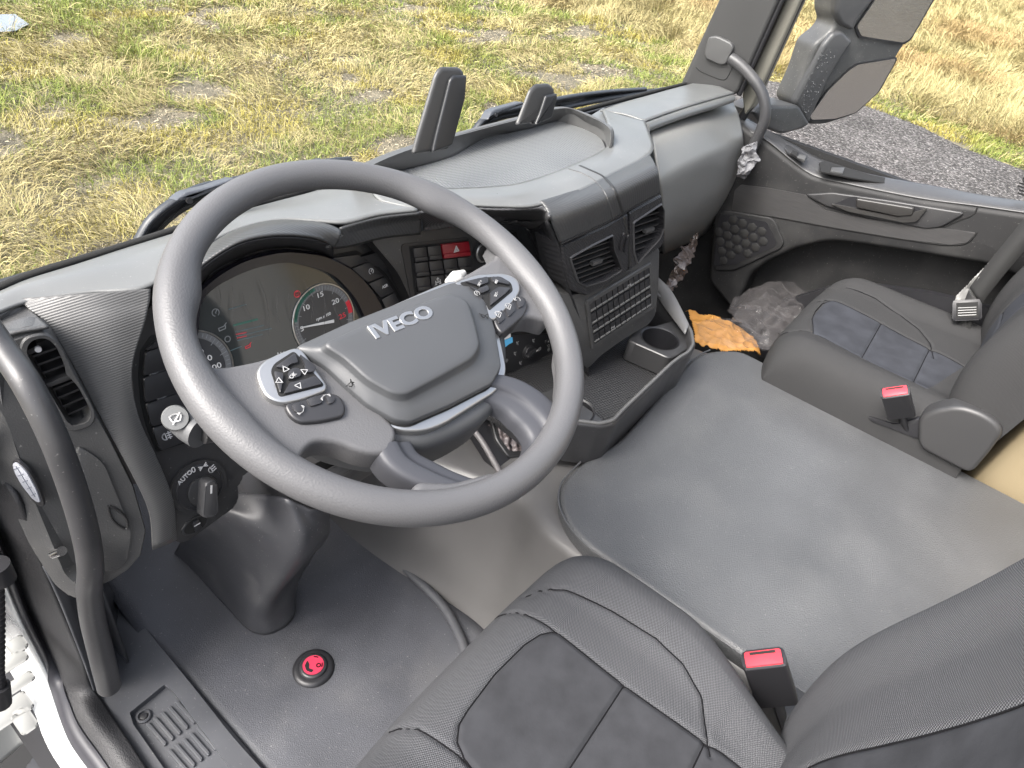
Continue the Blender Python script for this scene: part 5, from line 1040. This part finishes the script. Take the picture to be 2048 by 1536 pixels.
I_ = [P2(u, v, zp) for u, v in ((1665, 592), (1650, 597), (1636, 612), (1629, 628), (1630, 661))]
L_s = [P2(u, v, zp) for u, v in ((1545, 640), (1555, 637), (1580, 638), (1630, 661), (1727, 710), (1826, 767), (1850, 782))]
T1 = [P2(1767, 639, zp), P2(1727, 710, zp)]; T2 = [P2(1862, 694, zp), P2(1826, 767, zp)]
insP = I_ + L_s[4:] + [A_[-1], A_[-2], A_[-3], A_[-4]]
psg = seat(1.665, .262, zp, .262, [A_, B_, I_, L_s, T1, T2], insP, fabpas, suedep, 'black fabric passenger seat with blue-grey suede centre beside the far door', None, N=180)
hg = PX(1880, 860, 1.405)
FHg = Fr((1.40, 0, 0), (0, -1, 0), (-1, 0, 0)); hq = lambda *p: [FHg.px(*a) for a in p]
softslab('recliner_cover', FHg, hq((1838, 830), (1870, 815), (1921, 806), (1976, 825), (2012, 855), (1985, 895), (1943, 945), (1838, 890)), -.03, .012, pbr('recliner_plastic', (.030, .030, .031), .45), psg, r=.02, inset=.01)
prism('recliner_strap', FHg, hq((1735, 832), (1790, 850), (1840, 836), (1840, 880), (1790, 860), (1740, 842)), -.02, .0, darkm, psg, bev=.004, r=.01)
# buckles
def buckle(px_, z, px2, z2, lab, sc=1.):
    p = PZ(*px_, z); t = thing('seat_belt_buckle', (p.x, p.y, z - .17), lab, 'seat belt buckle', 'seat belt buckles')
    ax_ = (p - PZ(*px2, z2)).normalized(); fr = Fr(p, (.5, -.86, .0), ax_)
    hw, hh_ = .0275 * sc, .0150 * sc
    bm = bmesh.new(); prism('', fr, [(-hw, -hh_), (hw, -hh_), (hw, hh_), (-hw, hh_)], -.085 * sc, .0, None, bm=bm, bev=.003, r=.006, seg=2); bd = bmobj('buckle_body', bm, darkm, t, 40)
    k_ = prism('release_button', fr, [(-hw * .84, -hh_ * .74), (hw * .84, -hh_ * .74), (hw * .84, hh_ * .72), (-hw * .84, hh_ * .72)], -.003, .0022, redb, t, bev=.0012, r=.002)
    prism('tongue_slot', fr, [(-hw * .6, hh_ * .35), (hw * .6, hh_ * .35), (hw * .6, hh_ * .62), (-hw * .6, hh_ * .62)], .0022, .0026, blackm, k_)
    tube('buckle_stalk', [fr.P(0, 0, -.08 * sc), fr.P(.0, -.004, -.13 * sc), fr.P(.004, -.01, -.19 * sc)], .014 * sc, darkm, t, n=12, r2=.006); return t
buckle((1527, 1317), -.79, (1562, 1425), -.895, 'red-topped black buckle standing between the driver seat and the engine cover')
buckle((1790, 783), -.745, (1812, 862), -.86, 'red-topped black buckle beside the passenger seat recliner cover', .92)
prism('stalk_plate', Fr(PZ(1590, 1425, -.90), (1, 0, 0), (0, 0, 1)), [(-.03, -.02), (.04, -.02), (.04, .02), (-.03, .012)], 0, .004, panelm, drv, bev=.0015, r=.006)
bl2 = thing('seat_belt', PX(1930, 620, 1.86), 'black seat belt webbing with tongue and torn white wrapping beside the passenger backrest', 'seat belt')
def ribbon(name, pts, wv, th, m, parent):
    P = cr(pts, 30); vs_ = []
    for p in P: vs_ += [V(p) - wv, V(p) + wv]
    o = mesh(name, vs_, [(2 * i, 2 * i + 1, 2 * i + 3, 2 * i + 2) for i in range(len(P) - 1)], m, parent, 180); md = o.modifiers.new('s', 'SOLIDIFY'); md.thickness = th; return o
ribbon('webbing', [PX(2110, 395, 1.86), PX(2048, 470, 1.86), PX(1990, 540, 1.86), PX(1950, 592, 1.86)], V((.004, .02, .012)), .002, pbr('webbing', (.018, .018, .018), .7, bump='noise', k=800), bl2)
ribbon('webbing_tail', [PX(1948, 595, 1.86), PX(1930, 640, 1.85), PX(1915, 690, 1.84)], V((.004, .018, .010)), .002, MATS['webbing'], bl2)
FTn = Fr(PX(1933, 620, 1.85), (0, -.86, .5), (-.9, -.1, .42)); prism('belt_tongue', FTn, [(-.03, -.025), (.03, -.025), (.03, .025), (-.03, .025)], 0, .008, darkm, bl2, bev=.002, r=.006)
k = prism('warning_label', FTn, [(-.022, -.018), (.022, -.018), (.022, .018), (-.022, .018)], .008, .0084, blackm, bl2); strip('label_print', FTn, [[(-.018, -.012 + i * .006), (.018, -.012 + i * .006)] for i in range(4)], .0015, .0085, greyic, k)
def crumple(name, pts, fr, amp, m, parent, n=46, seed=1, base=.0, freq=40, dome=.0):
    xs_ = [p[0] for p in pts]; ys_ = [p[1] for p in pts]; X, Y = np.meshgrid(np.linspace(min(xs_), max(xs_), n), np.linspace(min(ys_), max(ys_), n)); ins = inside(X, Y, [tuple(p) for p in pts])
    w1 = vn(X, Y, 1 / freq, seed) - .5; w2 = np.abs(vn(X + w1 * .03, Y, 1.6 / freq, seed + 1) - .5) * 2; w3 = np.abs(vn(X, Y + w1 * .02, .6 / freq, seed + 2) - .5) * 2
    c = (np.mean(xs_), np.mean(ys_)); rx, ry = (max(xs_) - min(xs_)) / 2, (max(ys_) - min(ys_)) / 2
    dm = dome * np.clip(1 - ((X - c[0]) / rx) ** 2 - ((Y - c[1]) / ry) ** 2, 0, 1) ** .5; Z = base + dm + amp * (1 - w2) + amp * .5 * (1 - w3)
    idx = -np.ones((n, n), int); vs_ = []
    for i in range(n):
        for j in range(n):
            if ins[i, j]: idx[i, j] = len(vs_); vs_.append(fr.P(X[i, j], Y[i, j], Z[i, j]))
    fs_ = [(idx[i, j], idx[i, j + 1], idx[i + 1, j + 1], idx[i + 1, j]) for i in range(n - 1) for j in range(n - 1) if min(idx[i, j], idx[i, j + 1], idx[i + 1, j + 1], idx[i + 1, j]) >= 0]
    o = mesh(name, vs_, fs_, m, parent, 35)
    if m is not filmm: md = o.modifiers.new('s', 'SOLIDIFY'); md.thickness = .001
    return o
FBw = Fr(PX(1960, 560, 1.88), (0, -1, 0), (-1, 0, 0)); bq = lambda fr, *p: [fr.px(*a) for a in p]
crumple('torn_wrapping', bq(FBw, (1900, 640), (1912, 590), (1960, 540), (2000, 500), (2060, 440), (2070, 470), (2000, 560), (1960, 600), (1935, 650), (1920, 700), (1905, 680)), FBw, .012, pbr('white_wrap', (.18, .18, .175), .35), bl2, seed=5, freq=60)
# clear plastic bag and orange bag in the passenger footwell
pb = thing('plastic_bag', PZ(1520, 650, -1.05), 'crumpled clear plastic bag lying in front of the passenger seat', 'plastic bag')
FPb = Fr(PZ(1530, 650, -1.0), (1, 0, 0), (0, -.1, 1)); crumple('bag_film', bq(FPb, (1438, 652), (1452, 622), (1490, 600), (1560, 592), (1640, 590), (1620, 680), (1560, 740), (1500, 710), (1460, 680)), FPb, .030, filmm, pb, n=90, seed=8, freq=18, dome=.03)
crumple('bag_film', bq(FPb, (1450, 660), (1470, 625), (1520, 610), (1600, 612), (1600, 680), (1550, 720), (1500, 700)), FPb, .034, filmm, pb, n=80, seed=18, freq=22, dome=.02, base=-.01)
ob = thing('orange_bag', PZ(1430, 670, -1.1), 'bright orange bag under clear film on the passenger floor beside the tray', 'bag')
FOb = Fr(PZ(1430, 670, -1.02), (1, 0, 0), (0, 0, 1)); crumple('bag_cloth', bq(FOb, (1365, 632), (1400, 645), (1460, 658), (1500, 690), (1520, 720), (1440, 715), (1385, 690), (1378, 665)), FOb, .016, orangem, ob, n=60, seed=14, freq=26, dome=.02)
crumple('bag_cover_film', bq(FOb, (1375, 675), (1420, 660), (1480, 670), (1520, 700), (1530, 730), (1440, 725), (1390, 705)), FOb, .014, filmm, ob, n=50, seed=24, freq=30, base=.035)
hw_ = thing('hanging_wrap', PY(1370, 520, .6), 'brownish crumpled plastic wrap hanging below the glovebox', 'plastic wrap')
hp = [PY(1396, 466, .60), PY(1385, 490, .60), PY(1368, 515, .59), PY(1358, 540, .585), PY(1345, 566, .58), PY(1332, 575, .58)]
P = cr(hp, 40); vs = []
for i, p in enumerate(P):
    r_ = (.004 + .022 * math.sin(min(1, i / 30) * math.pi * .8)) 
    for j in range(12): q = TP * j / 12; rr2 = r_ * (1 + .35 * math.sin(3 * q + i * .7) + .3 * math.sin(5 * q - i * 1.3)); vs.append(V(p) + V((math.cos(q) * rr2, math.sin(q) * rr2 * .6, math.sin(q) * rr2 * .3)))
mesh('wrap_film', vs, [(i * 12 + j, i * 12 + (j + 1) % 12, (i + 1) * 12 + (j + 1) % 12, (i + 1) * 12 + j) for i in range(39) for j in range(12)], brownw, hw_, 40)

# ================================================================== PASSENGER DOOR
dr = thing('passenger_door', (XD, .2, -1.0), 'closed dark grey passenger door panel with grained insert strip, pull handle and speaker', 'door')
FD = Fr((XD, 0, 0), (0, -1, 0), (-1, 0, 0)); dq = lambda *p: [FD.px(*a) for a in p]
prism('door_recess', Fr((XD + .08, 0, 0), (0, -1, 0), (-1, 0, 0)), [(-.95, -1.35), (.9, -1.35), (.9, -.58), (-.75, -.56), (-.95, -.56)], -.02, 0, doorm, dr)
body = [(1470, 240), (1534, 281), (1580, 318), (1625, 350), (1702, 369), (1848, 398), (1957, 412), (2048, 425), (2300, 455), (2400, 700), (2100, 575), (1972, 526), (1738, 489), (1680, 482), (1647, 482), (1592, 496), (1540, 520), (1504, 545), (1470, 620), (1420, 560), (1440, 300)]
softslab('door_panel', FD, dq(*body), -.07, .012, doorm, dr, r=.02, inset=.014, n=260)
prism('lower_pocket', Fr((XD - .02, 0, 0), (0, -1, 0), (-1, 0, 0)), [FD.px(*p) for p in ((1560, 600), (1700, 560), (1860, 580), (2100, 640), (2100, 900), (1500, 700))], -.02, 0, darkm, dr, bev=.004, r=.03)
led_i = [PX(u, v, XD - .006) for u, v in ((1470, 250), (1534, 281), (1580, 318), (1625, 350), (1702, 369), (1848, 398), (1957, 412), (2048, 425), (2200, 445))]
led_o = [PX(u, v, XD + .065) for u, v in ((1472, 224), (1530, 257), (1590, 290), (1643, 318), (1738, 347), (1870, 372), (1960, 389), (2048, 402), (2200, 425))]
lm_ = [a.lerp(b, .45) + V((0, 0, .004)) for a, b in zip(led_i, led_o)]
loft('window_ledge', [led_i, [a.lerp(b, .12) + V((0, 0, .004)) for a, b in zip(led_i, led_o)], lm_, led_o], pbr('ledge_plastic', (.040, .040, .041), .35, bump='noise', k=900, dist=.0003, strength=.3), dr, n=70, sub=4, th=.003)
FLd = Fr(PZ(1600, 312, PX(1600, 312, XD + .02).z + .006), (0, -1, 0), (-.12, 0, 1)); lq = lambda *p: [FLd.px(*a) for a in p]
k = prism('switch_plate', FLd, lq((1560, 287), (1578, 291), (1616, 312), (1608, 323), (1575, 305)), -.004, .001, panelm, dr, bev=.0006); prism('window_switch', FLd, lq((1584, 303), (1596, 308), (1592, 316), (1580, 309)), .001, .005, blackm, k, bev=.001); prism('door_switch', FLd, lq((1598, 311), (1612, 314), (1609, 322), (1594, 317)), .001, .004, pbr('switch_grey', (.07, .07, .07), .4), k, bev=.001)
FL2 = Fr(PX(1740, 358, XD + .025), (0, -1, 0), (-.1, 0, 1)); l2 = lambda *p: [FL2.px(*a) for a in p]
k = prism('armrest_recess', FL2, l2((1638, 326), (1650, 322), (1740, 351), (1872, 374), (1852, 382), (1700, 356), (1642, 344)), -.002, .0016, blackm, dr, bev=.0006, r=.003); prism('recess_tab', FL2, l2((1662, 338), (1688, 338), (1684, 350), (1660, 346)), .0014, .005, pbr('tab2', (.05, .05, .05), .4), k, bev=.001)
FD2 = Fr((XD - .012, 0, 0), (0, -1, 0), (-1, 0, 0)); d2 = lambda *p: [FD2.px(*a) for a in p]
prism('grained_strip', FD2, d2((1482, 369), (1540, 376), (1610, 389), (1650, 420), (1738, 438), (1884, 456), (1953, 465), (1935, 484), (1902, 489), (1811, 478), (1665, 454), (1555, 434), (1464, 420), (1470, 380)), -.004, .003, woodm, dr, bev=.0015, r=.006)
tube('strip_outline', [FD2.at(u, v, .001) for u, v in ((1464, 421), (1555, 435), (1665, 455), (1811, 479), (1902, 490), (1936, 485), (1954, 465))], .0018, blackm, dr, n=6)
hb_ = softslab('handle_housing', FD2, d2((1612, 388), (1665, 384), (1775, 399), (1928, 424), (1925, 430), (1884, 453), (1855, 457), (1738, 436), (1655, 412), (1630, 400)), -.004, .007, panelm, dr, r=.008, inset=.004)
prism('handle_recess', FD2, d2((1668, 407), (1706, 391), (1838, 412), (1846, 418), (1822, 440), (1800, 438)), .0068, .0078, darkm, hb_, r=.006)
softslab('door_handle', FD2, d2((1716, 393), (1740, 397), (1832, 412), (1828, 428), (1800, 430), (1716, 412)), .008, .020, pbr('handle_plastic', (.022, .021, .020), .4), hb_, r=.006, inset=.004)
prism('pull_cup', FD2, d2((1664, 405), (1712, 414), (1800, 431), (1838, 419), (1857, 414), (1836, 440), (1812, 442), (1700, 420)), .0075, .016, pbr('cup_plastic', (.028, .027, .026), .4), hb_, bev=.003, r=.006)
spk = softslab('speaker_surround', FD2, d2((1440, 421), (1464, 421), (1545, 435), (1553, 444), (1570, 485), (1562, 497), (1470, 540), (1430, 540)), -.004, .007, doorm, dr, r=.012, inset=.004)
prism('speaker_grille', FD2, d2((1440, 430), (1464, 428), (1535, 442), (1556, 484), (1550, 492), (1470, 528), (1430, 530)), .0065, .008, darkm, spk, r=.008)
bm = bmesh.new(); c0_ = FD2.px(1440, 440)
for i in range(9):
    for j in range(8):
        cx_ = c0_[0] + i * .030 + (j % 2) * .015 - .02; cy_ = c0_[1] - j * .026 + .02
        if inside(np.array([cx_]), np.array([cy_]), d2((1440, 436), (1464, 434), (1530, 446), (1548, 484), (1470, 520), (1435, 522)))[0]:
            prism('', FD2, [(cx_ + .0140 * math.cos(math.radians(60 * q + 30)), cy_ + .0140 * math.sin(math.radians(60 * q + 30))) for q in range(6)], .0079, .0100, None, bm=bm, bev=.002)
bmobj('hexagon_pattern', bm, pbr('grille_plastic', (.012, .0118, .0115), .7), spk)
tube('panel_gap', [FD.at(u, v, .0125) for u, v in ((1955, 413), (1948, 428), (1920, 440), (1886, 455))], .0016, blackm, dr, n=6)
ps = [V((2.03, .72, -.50)), V((2.03, .55, -.535)), V((2.03, .1, -.54)), V((2.03, -.4, -.50)), V((2.03, -.4, .35)), V((2.0, .45, .35))]
mesh('window_pane', ps, [tuple(range(6))], glassm, dr, None)
FWn = Fr((2.028, 0, 0), (0, -1, 0), (-1, 0, 0))
b = FWn.px(2046, 357); text('window_sticker_text', 'IVECO', FWn, b[0] + .033, b[1], .024, .001, blackm, dr, mirror=True, bold=.0004)
for i in range(4): b = FWn.px(2040, 366 + i * 7); strip('sticker_print', FWn, [[(b[0] - .004 * (i % 2), b[1]), (b[0] + .05, b[1])]], .004, .001, blackm, dr)
# pillar at the far corner
pl_ = thing('pillar_trim', (XD, .78, -.4), 'grey windscreen pillar trim with handle mount at the far corner of the dashboard', 'pillar trim')
FP = Fr((XD - .01, 0, 0), (0, -1, 0), (-1, 0, 0)); pq = lambda *p: [FP.px(*a) for a in p]
softslab('trim_panel', FP, pq((1362, 172), (1440, 0), (1530, -210), (1640, -210), (1560, 0), (1476, 188), (1420, 190)), -.05, .012, pbr('trim_grey', (.034, .034, .034), .5, bump='noise', k=700, dist=.0003, strength=.3), pl_, r=.008, inset=.010)
softslab('handle_mount', FP, pq((1424, 72), (1440, 70), (1470, 84), (1474, 95), (1458, 128), (1445, 128), (1418, 116), (1415, 104)), .008, .024, pbr('mount_grey', (.06, .06, .06), .45), pl_, r=.008, inset=.005)
tube('trim_seam', [FP.at(u, v, .012) for u, v in ((1392, 135), (1400, 142), (1446, 160), (1452, 158), (1470, 125))], .0012, blackm, pl_, n=6)
softslab('door_frame_metal', Fr((XD + .02, 0, 0), (0, -1, 0), (-1, 0, 0)), pq((1474, 192), (1562, 0), (1660, -210), (1692, -210), (1594, 0), (1497, 215), (1480, 235)), -.04, .0, rawst, pl_, r=.004, inset=.008)
tube('door_weatherstrip', [PX(1478, 190, XD - .006), PX(1564, 0, XD - .006), PX(1660, -210, XD - .006)], .007, darkm, pl_, n=10)
tube('window_channel', [PX(1484, 235, XD + .04), PX(1500, 210, XD + .04), PX(1598, 0, XD + .04), PX(1700, -210, XD + .04)], .013, darkm, pl_, n=10)
gh1 = thing('grab_handle', PX(1463, 118, XD - .04), 'slim black grab handle curving down from the far pillar, its foot in torn bubble wrap', 'grab handle', 'grab handles')
tube('handle_bar', [PX(u, v, XD - .035) for u, v in ((1461, 116), (1478, 128), (1500, 150), (1520, 178), (1530, 208), (1529, 240), (1518, 268), (1503, 300), (1494, 330))], .0145, tubem, gh1, n=18)
FWp = Fr(PX(1500, 310, XD - .06), (0, -1, 0), (-1, 0, 0))
crumple('bubble_wrapping', bq(FWp, (1492, 290), (1502, 285), (1522, 278), (1520, 300), (1528, 320), (1518, 325), (1505, 345), (1492, 358), (1480, 350), (1482, 320)), FWp, .02, wrapm, gh1, n=44, seed=31, freq=50, dome=.01)
gh2 = thing('grab_handle', PX(120, 1000, .13), 'thick scuffed black grab handle bending down the near door pillar to the sill', 'grab handle', 'grab handles')
tube('handle_bar', [PX(-60, 600, .15), PX(0, 690, .15), PX(55, 770, .148), (PX(105, 870, .146)), PX(145, 975, .143), PX(172, 1070, .138), PX(181, 1130, .134), PX(179, 1180, .131), PX(186, 1240, .128), PX(203, 1310, .125), PX(218, 1372, .122)], [.0120, .0130, .0132, .0136, .0140, .0148, .0156, .0166, .0170], tubem, gh2, n=28, seg=120)

# ================================================================== MIRROR, WIPERS, POSTS
mr = thing('side_mirror', (2.4, .6, -.6), 'grey two-glass truck side mirror on an arm outside the passenger window, beaded with rain', 'side mirror')
MO = PX(1700, 170, 2.44); FM = Fr(MO, (.80, -.60, 0), (-.60, -.80, .05)); mq = lambda *p: [FM.px(*a) for a in p]
softslab('mirror_housing', FM, mq((1672, -250), (1667, 0), (1665, 25), (1672, 47), (1661, 64), (1630, 88), (1610, 146), (1583, 204), (1592, 219), (1618, 250), (1651, 250), (1713, 230), (1756, 186), (1797, 110), (1822, 73), (1870, -2), (1960, -250)), -.09, .0, mirh, mr, r=.014, inset=.014, n=240)
softslab('front_cowl', FM, mq((1640, 90), (1661, 64), (1680, 60), (1700, 80), (1655, 150), (1612, 246), (1592, 219), (1583, 204), (1612, 146)), -.01, .016, pbr('cowl_grey', (.065, .065, .067), .4), mr, r=.01, inset=.012)
softslab('upper_cowl', FM, mq((1672, -250), (1667, 0), (1665, 25), (1675, 47), (1700, 60), (1708, 40), (1740, 0), (1790, -250)), -.01, .016, MATS['cowl_grey'], mr, r=.01, inset=.012)
for pts_ in ([(1793, 113), (1713, 126), (1694, 139), (1652, 180), (1614, 234), (1618, 241), (1665, 239), (1709, 226), (1756, 183), (1789, 124)], [(1868, -5), (1819, 80), (1804, 89), (1716, 75), (1707, 55), (1745, 0), (1830, -240), (1950, -240)]):
    g_ = prism('glass_rim', FM, mq(*pts_), .0, .006, darkm, mr, bev=.002, r=.008)
    c_ = np.mean(mq(*pts_), 0); prism('mirror_glass', FM, [tuple(c_ + (np.array(p) - c_) * .955) for p in mq(*pts_)], .006, .0068, mirg, mr, r=.008)
softslab('mirror_arm', Fr(MO + V((-.12, .09, 0)), (.9, -.43, 0), (-.43, -.9, .1)), [Fr(MO + V((-.12, .09, 0)), (.9, -.43, 0), (-.43, -.9, .1)).px(*p) for p in ((1497, 222), (1510, 212), (1526, 208), (1590, 207), (1612, 244), (1600, 254), (1556, 267), (1519, 252))], -.08, .02, mirh, mr, r=.02, inset=.012)
sph = bmesh.new()
for _ in range(110):
    poly = mq((1640, 95), (1612, 150), (1590, 205), (1618, 243), (1700, 90)); u = random.uniform(0, 1); a = V(poly[0]).lerp(V(poly[2]), u); b = V(poly[4]).lerp(V(poly[3]), u); q = a.lerp(b, random.random() * .6)
    r_ = random.uniform(.0012, .0026); bmesh.ops.create_icosphere(sph, subdivisions=1, radius=r_, matrix=Matrix.Translation(FM.P(q.x, q.y, .0155)))
dp = pbr('water_drop', (.12, .12, .12), .05, spec=1); bmobj('rain_drops', sph, dp, mr, 180)
wipm = pbr('wiper_metal', (.018, .021, .027), .42)
def wiper(name_lab, arm, blade, plate, yb, fill=True):
    t = thing('wiper', PY(*arm[0], yb), name_lab, 'wiper', 'windscreen wipers')
    FY = Fr((0, yb, 0), (1, 0, 0), (0, -1, .25)); y_ = lambda pl: [FY.px(*p) for p in pl]
    softslab('pivot_plate', FY, y_(plate), -.02, .0, pbr('wiper_grey', (.06, .065, .075), .4, dust=.3), t, r=.004, inset=.004)
    b = FY.px(*plate[0]); prism('pivot_bolt', FY, circ(b[0] + .008, b[1] - .008, .004, 16), .0, .003, darkm, t)
    tube('wiper_arm', [PY(*p, yb + .02) for p in arm], .008, wipm, t, n=10, r2=.005)
    tube('wiper_blade', [PY(*p, yb + .035) for p in blade], .007, wipm, t, n=8, r2=.005)
    if fill: loft('arm_cover', [[PY(*p, yb + .021) for p in arm[:6]], [PY(*p, yb + .034) for p in blade[:6]]], wipm, t, n=30, sub=2, th=.003)
    tube('blade_rubber', [PY(p[0] + 4, p[1] + 5, yb + .025) for p in blade], .003, blackm, t, n=6); return t
wiper('near wiper at the foot of the windscreen, just beyond the steering wheel rim', [(270, 490), (300, 440), (350, 400), (400, 375), (470, 360), (560, 338), (640, 322)], [(290, 488), (330, 440), (380, 405), (470, 372), (560, 345), (640, 325), (700, 318)], [(362, 392), (372, 385), (420, 374), (470, 356), (472, 362), (420, 386), (385, 400), (350, 402)], .925)
wiper('far wiper at the foot of the windscreen behind the short black post', [(948, 262), (965, 240), (990, 226), (1050, 212), (1130, 195), (1210, 184), (1290, 178)], [(955, 262), (980, 240), (1050, 222), (1130, 204), (1210, 192), (1300, 182), (1360, 172)], [(985, 222), (995, 217), (1047, 203), (1050, 209), (1010, 222), (982, 236), (975, 240)], .93)
loft('washer_rail', [[PY(1120, 212, .95), PY(1200, 196, .95), PY(1300, 180, .95)], [PY(1120, 222, .94), PY(1200, 206, .94), PY(1300, 188, .94)]], wipm, ws, n=20, sub=2, th=.006)
def post(lab, out_, face, yb):
    FY = Fr((0, yb, 0), (1, 0, 0), (-.15, -1, .2)); t = thing('upright_post', FY.at(*out_[0]), lab, 'post', 'black posts behind the dashboard tray')
    softslab('post_body', FY, [FY.px(*p) for p in out_], -.006, .0, pbr('post_side', (.034, .034, .034), .4), t, r=.006, inset=.006)
    softslab('post_face', FY, [FY.px(*p) for p in face], -.01, .006, pbr('post_face', (.016, .017, .019), .35), t, r=.004, inset=.004); return t
post('tall black faceted post rising behind the dashboard tray', [(826, 310), (834, 280), (873, 148), (884, 134), (922, 135), (931, 146), (928, 195), (900, 300)], [(860, 305), (868, 270), (896, 158), (904, 150), (930, 150), (927, 195), (902, 290)], .90)
post('short black post with rounded top between the tray and the far wiper', [(1034, 252), (1045, 225), (1062, 180), (1074, 169), (1100, 167), (1110, 176), (1112, 192), (1100, 240)], [(1066, 250), (1076, 226), (1088, 190), (1110, 186), (1111, 195), (1100, 235)], .895)
